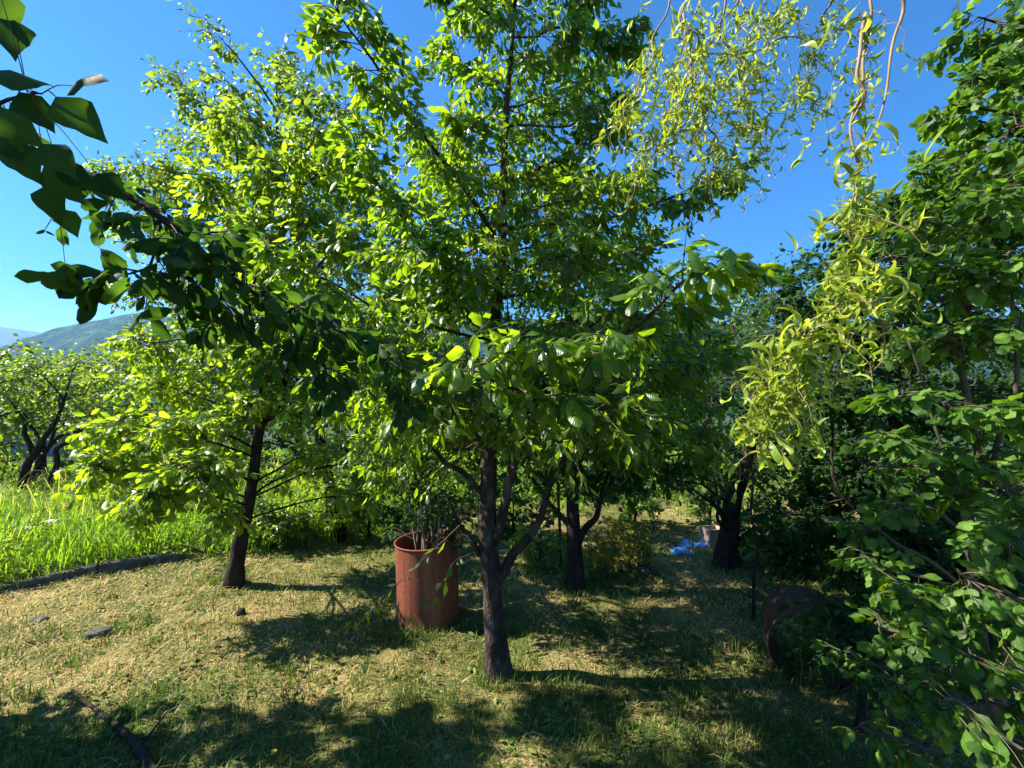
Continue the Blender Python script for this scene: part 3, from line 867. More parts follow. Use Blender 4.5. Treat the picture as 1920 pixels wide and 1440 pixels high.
# limbs that show against the sky and in the crown: points as (x, y, depth), then the number of sprays
lims = [
    ([(938, 460, 0), (862, 345, -.15), (795, 245, -.35), (735, 190, -.5), (690, 90, -.75), (630, 20, -.9)], .026, 22, .30),
    ([(930, 660, 0), (862, 572, -.1), (812, 500, -.2), (760, 420, -.3), (700, 330, -.4), (655, 250, -.5)], .026, 20, .34),
    ([(928, 640, 0), (780, 608, -.2), (690, 570, -.35), (600, 520, -.5), (520, 470, -.6)], .018, 18, .34),
    ([(944, 335, 0), (1010, 320, .1), (1080, 285, .15), (1150, 240, .2)], .016, 12, .30),
    ([(942, 430, 0), (1100, 412, .2), (1250, 378, .3), (1330, 345, .35), (1395, 318, .4)], .022, 20, .26),
    ([(950, 236, 0), (1060, 232, .1), (1110, 205, .15), (1160, 185, .2)], .014, 11, .26),
    ([(960, 70, 0), (1040, 60, -.1), (1120, 62, -.15), (1175, 70, -.2)], .014, 14, .24),
    ([(960, 60, 0), (910, 10, -.1), (850, -40, -.2), (800, -80, -.2)], .014, 14, .26),
    ([(952, 180, 0), (880, 130, .1), (820, 90, .2)], .012, 9, .24),
    ([(970, -100, 0), (1040, -60, -.1), (1110, -20, -.1)], .012, 12, .28),
    ([(970, -150, 0), (920, -150, -.1), (870, -120, -.1)], .012, 10, .28),
    ([(942, 400, 0), (880, 380, .3), (820, 330, .5), (780, 280, .7)], .014, 10, .32),
    ([(932, 560, 0), (1040, 540, .2), (1130, 500, .35), (1210, 470, .5)], .018, 14, .34),
    ([(925, 700, 0), (1040, 640, -.35), (1130, 600, -.6), (1210, 560, -.8)], .018, 12, .34),
    ([(922, 720, 0), (830, 690, -.25), (740, 660, -.5), (640, 640, -.7)], .018, 16, .36),
    ([(920, 760, 0), (820, 760, .3), (740, 760, .5), (650, 770, .6)], .016, 14, .36),
    ([(920, 740, 0), (1010, 720, .3), (1110, 700, .5), (1200, 690, .7)], .016, 14, .36),
    ([(918, 800, 0), (990, 770, -.4), (1080, 760, -.6), (1180, 770, -.7)], .014, 14, .34),
    ([(918, 790, 0), (840, 760, -.5), (760, 760, -.7)], .014, 12, .32),
    ([(935, 520, 0), (990, 500, -.3), (1060, 480, -.5), (1120, 440, -.6)], .014, 10, .3),
    ([(938, 480, 0), (900, 470, -.2), (850, 470, -.35), (800, 470, -.45)], .014, 12, .3),
    ([(948, 260, 0), (900, 250, -.2), (850, 230, -.3)], .010, 8, .24),
    ([(944, 350, 0), (980, 330, .4), (1040, 330, .7), (1090, 350, .9)], .012, 14, .32),
    ([(940, 470, 0), (1010, 470, .4), (1110, 480, .6), (1190, 430, .7)], .012, 16, .34),
    ([(932, 590, 0), (880, 560, .5), (800, 560, .8), (730, 540, 1.0)], .014, 16, .36),
    ([(925, 680, 0), (1000, 640, .5), (1120, 620, .8), (1230, 600, 1.0)], .014, 16, .36),
    ([(960, 90, 0), (1010, 110, .3), (1060, 120, .5)], .008, 10, .28),
    ([(965, 20, 0), (930, -10, .3), (890, 20, .5)], .008, 10, .28),
    ([(950, 200, 0), (1010, 190, .3), (1080, 160, .5), (1130, 150, .6)], .010, 13, .30),
    ([(946, 300, 0), (900, 310, .3), (840, 300, .6), (790, 250, .8)], .010, 13, .32),
    ([(942, 410, 0), (1030, 390, -.2), (1110, 370, -.3), (1180, 350, -.3)], .010, 14, .30),
    ([(945, 330, 0), (1030, 360, .3), (1130, 340, .5), (1220, 330, .6)], .010, 14, .30),
    ([(940, 470, 0), (880, 420, .2), (800, 400, .4), (720, 400, .5)], .010, 14, .32),
    ([(936, 520, 0), (870, 510, .1), (790, 500, .1), (700, 480, .1)], .012, 14, .32),
    ([(922, 740, 0), (1060, 715, -.2), (1200, 690, -.3), (1340, 680, -.25)], .014, 23, .36),
    ([(920, 780, 0), (1060, 780, -.1), (1200, 800, 0), (1330, 840, .1)], .014, 23, .34),
    ([(920, 770, 0), (1060, 760, .4), (1200, 740, .6), (1330, 740, .7)], .014, 23, .36),
    ([(930, 640, 0), (1060, 600, .1), (1200, 620, .2), (1360, 640, .3)], .014, 23, .36),
    ([(920, 770, 0), (820, 740, -.2), (720, 720, -.2), (600, 740, -.1)], .014, 16, .34),
    ([(920, 800, 0), (850, 800, .5), (760, 820, .8), (680, 830, 1.0)], .014, 14, .34),
    ([(918, 830, 0), (860, 830, .3), (780, 850, .5), (700, 880, .5)], .010, 14, .3),
    ([(918, 800, 0), (1000, 810, .4), (1100, 820, .5), (1190, 850, .5)], .010, 14, .3),
]
for pts, r0, ns, tl in lims:
    q = [P(a_, b_, D0 + dz) for a_, b_, dz in pts]
    lb = t.limb(q, r0 * 0.62, 0.003, n=18, wob=0.02)
    t.feather(lb, 'cherry', int(ns * 1.9), tl * 1.05, 12, LS, t0=0.08, sub=3, flat=0.6, **CL)
# leafy spurs straight from the trunk
for k in range(80):
    i_ = int(rng.integers(20, 47)); d_ = rng.standard_normal(3) * np.array([1, 1, .3]) + np.array([0, 0, .5])
    t.spray(c[i_], d_, .16 + .2 * rng.random(), 'cherry', 7, LS, sub=1, **CL)
# the low boughs that reach forward: big sunlit leaves about a metre from the lens
fw = [
    ([(925, 690, D0), (960, 690, 2.1), (1000, 670, 1.7), (1040, 650, 1.5)], 10, .26),
    ([(925, 690, D0), (980, 680, 2.0), (1080, 650, 1.65), (1150, 630, 1.5)], 9, .24),
    ([(925, 690, D0), (930, 700, 2.1), (905, 690, 1.75), (870, 660, 1.6)], 9, .26),
    ([(925, 700, D0), (1000, 740, 2.0), (1010, 745, 1.75), (1000, 750, 1.6)], 8, .24),
    ([(972, 760, D0 - .06), (1110, 660, 2.0), (1230, 580, 1.75), (1300, 520, 1.6), (1360, 495, 1.55)], 13, .26),
]
for pts, ns, tl in fw:
    lb = t.limb([P(*a_) for a_ in pts], 0.013, 0.004, n=16)
    t.feather(lb, 'cherry', ns, tl, 9, 0.092, t0=0.45, sub=1, droop=-0.02, up=2.4, flat=0.2)
# thin drooping shoots in front of the drum
for pts in ([(862, 985, 2.3), (825, 1020, 2.2), (780, 1060, 2.15), (735, 1105, 2.15), (690, 1140, 2.2)], [(880, 1040, 2.4), (850, 1055, 2.3), (822, 1105, 2.25), (780, 1150, 2.25)], [(735, 1105, 2.15), (712, 1135, 2.2), (665, 1160, 2.25)]):
    q = spline([P(*a_) for a_ in pts], 12)
    t.twig(q, 0.004); t.dress(q, 'cherry', 10, 0.065, start=0.15, droop=0.2)
t.build('cherry tree with straight trunk and forked low limb in the middle of the lawn', 'tree')

# ------------------------------------------------------------------ the leaning tree on the left
def pxr(d, px): return px / F * d


bp_ = PG(438, 1095); D1 = depth_of(bp_)
t = Tree('plum_tree', bp_, 'bark_dark')
t.set_trunk([P(437, 1100, D1), P(452, 1010, D1), P(470, 920, D1), P(484, 820, D1), P(490, 720, D1), P(470, 600, D1), P(450, 480, D1)], 0.07, 0.016, n=40, k=16, rough=.14, flare=.5)
t.limb([P(487, 800, D1), P(515, 765, D1), P(530, 730, D1), P(560, 640, D1), P(600, 520, D1)], 0.05, 0.015, n=18, k=9)
lims = [
    # x, y, depth, radius x / y in px, depth radius, twigs
    (215, 880, 3.3, 75, 60, .30, 20), (300, 930, 3.1, 70, 60, .30, 20), (380, 880, 3.2, 80, 60, .35, 24), (420, 960, 3.3, 45, 35, .3, 7),
    (250, 800, 3.5, 80, 45, .35, 20), (350, 800, 3.5, 80, 55, .4, 22), (430, 800, 4.3, 70, 60, .4, 18),
    (300, 720, 4.4, 90, 55, .45, 22), (400, 700, 4.6, 90, 60, .45, 22), (560, 760, 4.7, 80, 60, .5, 18), (600, 850, 4.7, 70, 60, .5, 16),
    (280, 640, 4.1, 80, 45, .45, 18), (380, 610, 4.8, 90, 50, .5, 22), (520, 650, 4.8, 90, 60, .5, 18), (640, 680, 4.8, 80, 70, .5, 18),
    (560, 400, 3.6, 80, 60, .4, 24), (650, 450, 3.5, 80, 50, .4, 22), (470, 440, 3.6, 80, 60, .4, 24), (500, 320, 3.7, 80, 60, .4, 22), (580, 270, 3.7, 70, 60, .4, 20), (400, 360, 3.8, 70, 50, .4, 18), (440, 250, 3.9, 60, 50, .4, 14), (640, 350, 3.9, 70, 60, .4, 18), (480, 500, 4.3, 90, 60, .4, 22), (600, 560, 4.6, 100, 60, .5, 24), (700, 380, 4.6, 70, 60, .5, 16), (740, 520, 4.7, 80, 70, .5, 18), (620, 310, 4.8, 80, 60, .5, 16), (700, 620, 4.8, 80, 70, .5, 18), (490, 680, 4.0, 70, 50, .25, 18), (540, 730, 4.05, 60, 50, .25, 14), (440, 630, 4.1, 70, 50, .25, 18), (470, 760, 3.95, 60, 40, .22, 14), (560, 620, 4.2, 80, 50, .3, 18), (560, 880, 4.7, 60, 50, .4, 12), (660, 930, 4.5, 60, 50, .35, 16), (700, 860, 4.7, 70, 60, .4, 16),
]
for px_, py_, d, rx, ry, rd, nt in lims:
    t.blob(P(px_, py_, d), (pxr(d, rx), rd, pxr(d, ry)), 'bright', int(nt * 1.5), 9, 0.08, sub=2, rl=0.012, droop=0.22, up=1.1)
t.build('leaning dark trunked tree with bright backlit leaves beside the grass bed', 'tree')

# ------------------------------------------------------------------ tall fine leaved tree behind it
bp_ = G(-2.25, 5.75); D2 = 5.4
t = Tree('ash_tree', bp_, 'bark_dark')
t.set_trunk([bp_, P(600, 820, D2), P(590, 640, D2), P(560, 480, D2), P(535, 360, D2), P(520, 250, D2), P(520, 200, D2)], 0.065, 0.008, n=28, k=12)
for px_, py_, rx, ry, nt in [(520, 130, 55, 45, 16), (440, 170, 60, 40, 14), (370, 190, 60, 45, 14), (570, 190, 60, 60, 18), (480, 250, 80, 60, 24), (390, 280, 80, 60, 24), (310, 320, 90, 50, 22), (240, 340, 60, 40, 12), (560, 300, 80, 70, 24), (470, 360, 90, 60, 26), (360, 400, 90, 60, 26), (270, 430, 70, 50, 16), (600, 400, 90, 70, 26), (500, 470, 100, 70, 26), (390, 510, 100, 60, 26), (300, 540, 80, 50, 16), (660, 320, 60, 70, 18), (640, 500, 90, 70, 24), (720, 450, 80, 80, 22), (540, 580, 100, 60, 24), (740, 600, 90, 70, 22), (430, 90, 25, 25, 6), (640, 220, 50, 60, 14), (800, 540, 60, 60, 16)]:
    d = D2 + rng.uniform(-.9, .9)
    t.blob(P(px_, py_, d), (pxr(d, rx), 0.7, pxr(d, ry)), 'plum', int(nt * 1.7), 11, 0.078, sub=3, rl=0.014, droop=0.4)
t.build('tall airy tree with light green leaves rising behind the leaning tree', 'tree', minpx=11)

# ------------------------------------------------------------------ dark tree right behind the cherry
bp_ = PG(1077, 1103); D3 = depth_of(bp_)
t = Tree('young_fruit_tree', bp_, 'bark_dark')
t.set_trunk([P(1078, 1112, D3), P(1077, 1040, D3), P(1074, 960, D3), P(1070, 860, D3), P(1060, 740, D3)], 0.09, 0.03, n=22, k=12)
t.limb([P(1080, 1020, D3), P(1105, 985, D3), P(1125, 945, D3), P(1150, 860, D3)], 0.045, 0.015, k=8)
t.limb([P(1072, 990, D3), P(1040, 955, D3), P(1020, 930, D3), P(990, 880, D3)], 0.03, 0.012, k=8)
for px_, py_, rx, ry, nt in [(1000, 830, 70, 60, 22), (1080, 800, 80, 60, 24), (1160, 830, 80, 60, 24), (1230, 800, 70, 60, 20), (1050, 880, 60, 40, 14), (1140, 890, 70, 40, 16), (1210, 870, 60, 40, 14), (960, 760, 80, 60, 20), (1050, 700, 90, 60, 22), (1150, 720, 90, 60, 22), (1250, 720, 70, 60, 18), (1100, 640, 90, 60, 20), (1200, 630, 80, 60, 20), (1290, 850, 60, 50, 12)]:
    d = D3 + rng.uniform(-.7, .8)
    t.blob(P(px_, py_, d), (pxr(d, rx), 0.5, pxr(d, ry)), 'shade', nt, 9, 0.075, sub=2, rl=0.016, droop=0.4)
t.build('dark trunked young tree standing in shade just behind the cherry', 'tree')

# ------------------------------------------------------------------ gnarled tree by the path
bp_ = PG(1365, 1058); D4 = depth_of(bp_)
t = Tree('gnarled_tree', bp_, 'bark_dark')
t.set_trunk([P(1362, 1066, D4), P(1366, 1020, D4), P(1372, 975, D4), P(1378, 930, D4), P(1400, 860, D4), P(1420, 760, D4)], 0.13, 0.05, n=22, k=14, rough=0.22)
t.limb([P(1370, 990, D4), P(1350, 960, D4 - .1), P(1325, 935, D4 - .2), P(1290, 915, D4 - .2)], 0.035, 0.008, k=8)
t.limb([P(1368, 1000, D4), P(1352, 985, D4 - .15), P(1345, 950, D4 - .2), P(1340, 900, D4 - .2)], 0.025, 0.008, k=8)
for px_, py_, rx, ry, nt in [(1330, 900, 60, 50, 22), (1400, 880, 60, 60, 22), (1460, 840, 70, 60, 22), (1350, 820, 70, 60, 22), (1430, 760, 80, 60, 22), (1330, 740, 70, 60, 20), (1480, 920, 60, 60, 20), (1270, 900, 40, 40, 10), (1400, 680, 90, 60, 24), (1500, 720, 80, 70, 22), (1290, 660, 70, 60, 20), (1460, 620, 90, 60, 24), (1360, 580, 80, 60, 22), (1400, 950, 60, 40, 14), (1450, 700, 80, 80, 26), (1520, 820, 70, 80, 24)]:
    d = D4 + rng.uniform(-.5, .9)
    t.blob(P(px_, py_, d), (pxr(d, rx), 0.6, pxr(d, ry)), 'deep', nt, 10, 0.05, sub=2, rl=0.018, droop=0.3)
t.build('gnarled old tree with thick rough trunk beside the path', 'tree')

# ------------------------------------------------------------------ thin sapling
bp_ = PG(1413, 1165); D5 = depth_of(bp_)
t = Tree('sapling', bp_, 'bark_dark')
t.set_trunk([P(1413, 1168, D5), P(1414, 1080, D5), P(1420, 1020, D5), P(1408, 960, D5), P(1412, 900, D5), P(1400, 840, D5)], 0.012, 0.005, n=18, k=7)
t.limb([P(1414, 1090, D5), P(1395, 1065, D5), P(1375, 1050, D5)], 0.005, 0.002)
t.limb([P(1420, 1015, D5), P(1445, 985, D5), P(1470, 970, D5)], 0.005, 0.002)
for pts in ([(1412, 900), (1440, 860), (1470, 840)], [(1405, 870), (1380, 840), (1350, 825)], [(1400, 840), (1400, 800), (1410, 760)]):
    q = spline([P(a_, b_, D5) for a_, b_ in pts], 8); t.twig(q, .003); t.dress(q, 'shade', 9, 0.05)
t.build('thin leafless stemmed sapling rising from the shaded lawn', 'sapling', nbig=40)

# ------------------------------------------------------------------ tree out at the left whose bough hangs over the view
bp_ = G(-4.6, 0.6)
t = Tree('overhanging_tree', bp_, 'bark_dark')
t.set_trunk([bp_, bp_ + (0.05, 0, .9), bp_ + (0.15, .05, 1.8), bp_ + (0.3, 0, 2.8), bp_ + (0.3, -.1, 4.2)], 0.13, 0.05, n=24, k=12)
A = bp_ + np.array([0.2, .03, 2.2])
lb = t.limb([A, np.array([-3.0, .9, 2.6]), P(-260, 130, 1.5), P(-60, 240, 1.45), P(150, 330, 1.45), P(300, 410, 1.45), P(400, 480, 1.5), P(510, 560, 1.55), P(640, 620, 1.6), P(770, 690, 1.7)], 0.02, 0.003, n=40)
t.feather(lb[14:], 'shade', 36, 0.24, 7, 0.076, t0=0.0, sub=1, droop=0.5, flat=0.4)
lb2 = t.limb([P(300, 410, 1.45), P(290, 480, 1.4), P(240, 520, 1.35), P(170, 510, 1.3)], 0.005, 0.002)
t.feather(lb2, 'shade', 7, 0.16, 6, 0.085, t0=0.2, sub=0, droop=0.4)
for a_, b_ in (((520, 565, 1.55), (560, 660, 1.5)), ((600, 600, 1.6), (620, 740, 1.55)), ((440, 510, 1.5), (400, 600, 1.45)), ((350, 450, 1.45), (420, 440, 1.4)), ((700, 660, 1.65), (760, 760, 1.6)), ((420, 480, 1.5), (340, 560, 1.5))):
    q = t.limb([P(*a_), P((a_[0] + b_[0]) / 2, (a_[1] + b_[1]) / 2 - 8, (a_[2] + b_[2]) / 2), P(*b_)], 0.005, 0.002, n=8)
    t.feather(q, 'shade', 4, 0.16, 6, 0.076, t0=0.3, sub=1, droop=0.45)
# heart shaped leaves nearest the lens at the upper left
lb = t.limb([np.array([-3.0, .9, 2.6]), P(-200, 190, 1.0), P(20, 180, .95), P(95, 172, .92)], 0.006, 0.002, n=14)
hl = [(150, 135, 1, .15, .105, .9), (40, 135, .5, .5, .10, .9), (150, 215, 1, -.75, .11, .92), (70, 210, .7, -.9, .09, .93), (15, 60, .3, -1, .10, .95), (30, 235, .9, -.6, .10, .95), (100, 290, .9, -.7, .10, .95), (40, 300, .6, -.8, .10, .98), (150, 330, 1, -.5, .08, 1.0), (90, 390, .1, -1, .09, 1.05), (120, 350, .6, -.8, .1, 1.02), (5, 20, .2, -1, .09, .95), (10, 270, .5, -.9, .10, .97), (205, 345, .8, -.6, .09, 1.1), (130, 420, .3, -1, .07, 1.1)]
for hx, hy, dx, dz, ln, d in hl:
    ln = ln * 1.08
    dirv = nrm(np.array([dx, 0.25 * rng.standard_normal(), dz]))
    p = P(hx, hy, d) - dirv * ln * 0.5
    t.leaves('heart', p[None], dirv[None], np.array([[0.25, -1.0, 0.5]]) + 0.14 * rng.standard_normal((1, 3)), np.array([ln]))
    near = lb[int(np.argmin(np.linalg.norm(lb - p, axis=1)))]
    t.twig(spline([near, (near + p) / 2 + np.array([0, 0, .01]), p], 5), 0.0014, 0.001)
# its crown outside the picture: it shades the near lawn and the bough
for cx, cy_, cz, rx, ry, rz, nt in [(-4.0, 2.15, 1.7, .4, .4, .4, 22), (-4.1, 2.35, 2.6, .4, .3, .3, 18), (-3.9, 1.95, 3.1, .5, .4, .4, 26), (-3.8, 1.55, 3.6, .6, .4, .35, 40), (-3.3, 1.15, 3.7, .5, .35, .4, 36), (-2.7, .9, 3.5, .5, .3, .4, 30), (-4.6, 2.3, 1.7, .4, .3, .3, 18), (-4.2, 2.4, 3.3, .3, .25, .3, 19), (-4.3, 2.6, 4.1, .4, .3, .3, 18), (-4.5, 2.2, 3.7, .4, .3, .3, 20), (-4.4, 2.1, 2.3, .3, .3, .3, 18), (-4.2, 2.1, 4.3, .35, .25, .3, 12), (-4.3, 1.5, 2.0, .7, .6, .5, 30), (-4.8, 2.0, 2.3, .6, .45, .5, 16), (-5.2, 1.2, 2.6, .8, .7, .6, 30), (-3.8, 1.2, 2.9, .7, .5, .5, 28), (-3.9, .2, 3.6, .9, .7, .7, 40), (-3.4, .6, 4.2, .8, .45, .6, 34), (-4.6, .5, 4.4, .9, .6, .7, 36), (-2.9, .3, 3.4, .6, .5, .5, 26), (-3.2, -.4, 4.0, .9, .7, .7, 30), (-4.6, -.6, 3.2, .9, .8, .8, 30), (-2.6, .55, 4.0, .5, .4, .5, 22), (-3.6, 1.75, 1.6, .5, .4, .4, 22)]:
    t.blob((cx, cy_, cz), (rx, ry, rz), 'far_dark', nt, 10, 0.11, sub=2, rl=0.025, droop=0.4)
t.build('dark shaded tree leaning in with a drooping bough of large leaves over the lawn', 'tree')

# ------------------------------------------------------------------ corkscrew willow
bp_ = G(3.4, 0.3)
t = Tree('willow_tree', bp_, 'willow_bark', 'willow_bark')
t.set_trunk([bp_, bp_ + (-.1, .05, 1.2), bp_ + (-.2, .2, 2.4), bp_ + (-.5, .5, 3.4), bp_ + (-.9, .9, 4.2)], 0.12, 0.05, n=24, k=12)
TOP = bp_ + np.array([-.5, .5, 3.4])


def cork(pts, n, amp, turns):
    c = spline(pts, n); t_ = np.linspace(0, 1, n)
    ph = rng.random() * 6
    e = np.minimum(1, t_ * 6)
    c = c + (amp * e * np.cos(turns * 6.283 * t_ + ph))[:, None] * np.array([1, 0, 0]) + (amp * e * np.sin(turns * 6.283 * t_ + ph))[:, None] * np.array([0, .7, .5])
    return c


def wlimb(pts, r0, r1, n=34, amp=0.012, turns=4):
    c = cork(pts, n, amp, turns); m = MB(); m.tube(c, np.linspace(r0, r1, n), 7); t.limbs.append(m); return c


def wleaf(c, nt, tl, nl, size, t0=0.1):
    m = len(c)
    for k in range(nt):
        u = t0 + (1 - t0) * (k + rng.random()) / nt; i = min(int(u * (m - 1)), m - 1)
        p = c[i]; d = nrm(np.array([rng.standard_normal(), rng.standard_normal() * .8, -0.5 + 0.5 * rng.standard_normal()]))
        L_ = tl * (0.4 + 0.9 * rng.random()); q = np.linspace(0, 1, 8)[:, None]
        pts = p + d * q * L_ + np.array([0, 0, -.45]) * q * q * L_
        ph = rng.random() * 6
        pts = pts + 0.012 * np.column_stack([np.cos(q[:, 0] * 12 + ph), np.sin(q[:, 0] * 12 + ph), np.cos(q[:, 0] * 9)]) * np.minimum(1, q * 3)
        t.twig(pts, 0.0016, 0.0008)
        t.dress(pts, 'willow', int(nl * 1.6), size, droop=0.7, start=0.1, side=0.9, up=0.3, pet=0.04)


s1 = wlimb([TOP, P(1760, -330, 1.5), P(1650, -100, 1.45), P(1628, 30, 1.42), P(1622, 130, 1.4), P(1600, 215, 1.4), P(1605, 320, 1.4), P(1595, 430, 1.38), P(1608, 520, 1.35), P(1580, 570, 1.32)], 0.0055, 0.003, n=60, amp=.009, turns=6)
s2 = wlimb([s1[44] * 0 + P(1605, 545, 1.35), P(1540, 590, 1.3), P(1480, 640, 1.28), P(1450, 690, 1.27), P(1440, 760, 1.26), P(1400, 800, 1.26)], .004, .0015, n=24, amp=.008, turns=3)
s3 = wlimb([P(1590, 580, 1.32), P(1530, 620, 1.3), P(1510, 680, 1.3), P(1495, 740, 1.3), P(1440, 815, 1.28)], .0035, .0015, n=24, amp=.008, turns=3)
s4 = wlimb([P(1608, 520, 1.35), P(1640, 570, 1.36), P(1655, 620, 1.36), P(1658, 670, 1.35), P(1620, 705, 1.32)], .0045, .0015, n=20, amp=.003, turns=2)
s5 = wlimb([P(1650, -100, 1.45), P(1690, 0, 1.5), P(1680, 70, 1.5), P(1665, 140, 1.5), P(1645, 230, 1.48), P(1620, 290, 1.45)], .007, .002, n=24, amp=.006, turns=2)
s6 = wlimb([P(1622, 30, 1.42), P(1606, 130, 1.38), P(1620, 170, 1.38), P(1600, 230, 1.4)], .006, .004, n=18, amp=.005, turns=2)
for s_, nt, nl in ((s1[26:], 22, 6), (s1[38:], 20, 7), (s2, 20, 6), (s3, 20, 6), (s4[:10], 5, 4), (s1[18:28], 8, 4)):
    wleaf(s_, nt, .14, nl, .078)
for s_ in (s2, s3): t.dress(s_, 'willow', 40, .095, droop=0.8, start=0.1, up=.3, pet=.04)
# the upper curtain of finer, more distant strands
UP = P(1560, -420, 2.0)
wlimb([TOP, P(1800, -500, 1.9), UP], .02, .012)
for pts in ([(1560, -420), (1330, -160), (1280, 20), (1310, 80), (1325, 160), (1320, 215)], [(1560, -420), (1430, -120), (1390, 0), (1400, 70), (1385, 120)], [(1330, -160), (1250, 10), (1215, 120), (1180, 200), (1165, 230)], [(1330, -160), (1300, 60), (1260, 150), (1240, 240), (1245, 280)], [(1430, -120), (1350, 30), (1390, 130), (1400, 200), (1410, 240)], [(1280, 20), (1300, 150), (1330, 230), (1345, 290), (1330, 345)], [(1560, -420), (1500, -100), (1480, 10), (1450, 50)], [(1430, -120), (1370, 20), (1300, 120), (1290, 200), (1255, 300)], [(1560, -420), (1560, -60), (1540, 60), (1520, 140), (1500, 180)]):
    s_ = wlimb([P(a_, b_, 2.0 + 0.1 * rng.standard_normal() * (i > 0)) for i, (a_, b_) in enumerate(pts)], .006, .0015, n=36, amp=.016, turns=5)
    wleaf(s_[10:], 24, .20, 6, .07)
wlimb([P(1320, 100, 2.0), P(1400, 100, 2.0), P(1480, 70, 2.0), P(1510, 80, 2.0), P(1560, 85, 2.0)], .004, .002, amp=.02, turns=2)
t.build('corkscrew willow hanging in curly yellow green strands from above', 'tree')

# ------------------------------------------------------------------ shrubs and trees along the right
def shrub(name, label, cat, base, stems, blobs, sp, size, nl=8, sub=2, group=None, bark='bark_pale', droop=.2, up=1.1, nbig=300, minpx=12, jit=.3, rd=.4):
    t = Tree(name, base, bark)
    first = True
    for pts, r0, r1 in stems:
        if first: t.set_trunk(pts, r0, r1, n=20, k=9, flare=.15); first = False
        else: t.limb(pts, r0, r1, n=16, k=7)
    for px_, py_, d, rx, ry, nt in blobs:
        d = d + rng.uniform(-jit, jit)
        t.blob(P(px_, py_, d), (pxr(d, rx), rd, pxr(d, ry)), sp, nt, nl, size, sub=sub, rl=.01, droop=droop, up=up)
    t.build(label, cat, group, nbig=nbig, minpx=minpx)


b0 = G(1.85, 1.5)
shrub('snowberry_shrub', 'near shrub with rounded sunlit leaves filling the lower right edge', 'shrub', b0,
      [([b0, b0 + (.0, .05, .5), b0 + (.05, .1, 1.0), b0 + (.1, .1, 1.5)], .016, .006), ([b0, b0 + (-.2, -.1, .4), P(1800, 1150, 1.44)], .01, .004), ([b0, b0 + (.3, -.2, .5), P(1900, 1250, 1.29)], .01, .004)],
      [(1820, 1080, 1.44, 70, 60, 16), (1880, 1000, 1.44, 60, 60, 16), (1720, 1120, 1.60, 60, 50, 13), (1860, 1180, 1.37, 80, 60, 18), (1760, 1200, 1.52, 70, 50, 14), (1670, 1180, 1.67, 60, 40, 9), (1900, 1290, 1.29, 70, 60, 14), (1800, 1320, 1.44, 80, 60, 13), (1700, 1280, 1.60, 70, 50, 9), (1870, 1390, 1.37, 90, 50, 12), (1740, 1400, 1.52, 70, 40, 9), (1610, 1230, 1.67, 50, 40, 5), (1650, 1060, 1.75, 50, 40, 7), (1900, 920, 1.44, 50, 60, 12), (1640, 1370, 1.60, 50, 40, 5)],
      'dogwood', .055, nl=6, sub=1, up=1.6, jit=.12, rd=.25, bark='twig')
b1 = G(2.3, 2.05)
shrub('dogwood_shrub', 'tall shrub with pale upright stems and leaves in flat layers at the right', 'shrub', b1,
      [([b1, P(1810, 980, 1.98), P(1838, 900, 1.98), P(1820, 780, 1.98), P(1800, 660, 1.98), P(1815, 560, 1.98), P(1840, 430, 1.98)], .02, .007), ([b1, P(1800, 960, 1.98), P(1780, 860, 1.98), P(1740, 760, 1.98), P(1700, 640, 1.98)], .012, .004), ([b1, P(1870, 900, 1.90), P(1900, 700, 1.82), P(1910, 500, 1.82)], .014, .005)],
      [(1700, 740, 1.90, 60, 22, 10), (1780, 760, 1.90, 70, 40, 12), (1880, 770, 1.82, 60, 40, 12), (1660, 820, 1.98, 60, 35, 10), (1760, 850, 1.90, 80, 40, 14), (1860, 850, 1.82, 70, 40, 12), (1700, 890, 1.98, 60, 30, 10), (1800, 930, 1.90, 70, 40, 12), (1890, 620, 1.82, 60, 50, 14), (1790, 640, 1.98, 80, 50, 16), (1700, 640, 2.13, 70, 50, 14), (1880, 500, 1.82, 60, 60, 16), (1780, 520, 1.98, 80, 60, 18), (1700, 540, 2.13, 70, 60, 16), (1860, 380, 1.90, 70, 60, 18), (1760, 420, 2.05, 80, 60, 18), (1690, 950, 1.98, 50, 35, 8), (1650, 1000, 1.98, 45, 30, 6)],
      'hedge', .06, nl=6, rd=.22, sub=1, up=1.6, jit=.15, bark='twig')
b2 = G(4.3, 3.6)
shrub('hazel_tree', 'dense dark green tree with layered foliage in the right background', 'tree', b2,
      [([b2, P(1700, 900, 3.6), P(1680, 700, 3.6), P(1700, 500, 3.6), P(1750, 410, 3.6)], .06, .01), ([b2, P(1600, 950, 3.7), P(1560, 800, 3.8), P(1540, 650, 3.8)], .018, .008)],
      [(1620, 420, 3.8, 80, 60, 24), (1720, 370, 3.6, 70, 45, 20), (1790, 340, 3.4, 70, 50, 22), (1880, 320, 3.2, 80, 60, 24), (1560, 500, 3.9, 80, 60, 24), (1650, 520, 3.7, 90, 70, 28), (1750, 460, 3.5, 90, 70, 26), (1850, 430, 3.3, 90, 70, 24), (1550, 620, 3.9, 90, 70, 28), (1650, 640, 3.8, 90, 70, 28), (1750, 620, 3.6, 90, 70, 24), (1580, 740, 3.9, 90, 70, 28), (1680, 760, 3.7, 90, 70, 26), (1560, 860, 3.9, 80, 60, 24), (1650, 880, 3.7, 90, 60, 24), (1760, 760, 3.6, 80, 70, 20), (1860, 600, 3.4, 80, 80, 20), (1860, 760, 3.4, 80, 80, 20), (1480, 560, 4.2, 70, 60, 20), (1560, 980, 3.8, 60, 50, 12), (1500, 960, 4.0, 60, 50, 14), (1840, 900, 3.4, 90, 80, 20)],
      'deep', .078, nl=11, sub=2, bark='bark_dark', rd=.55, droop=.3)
b3 = G(4.6, 2.2)
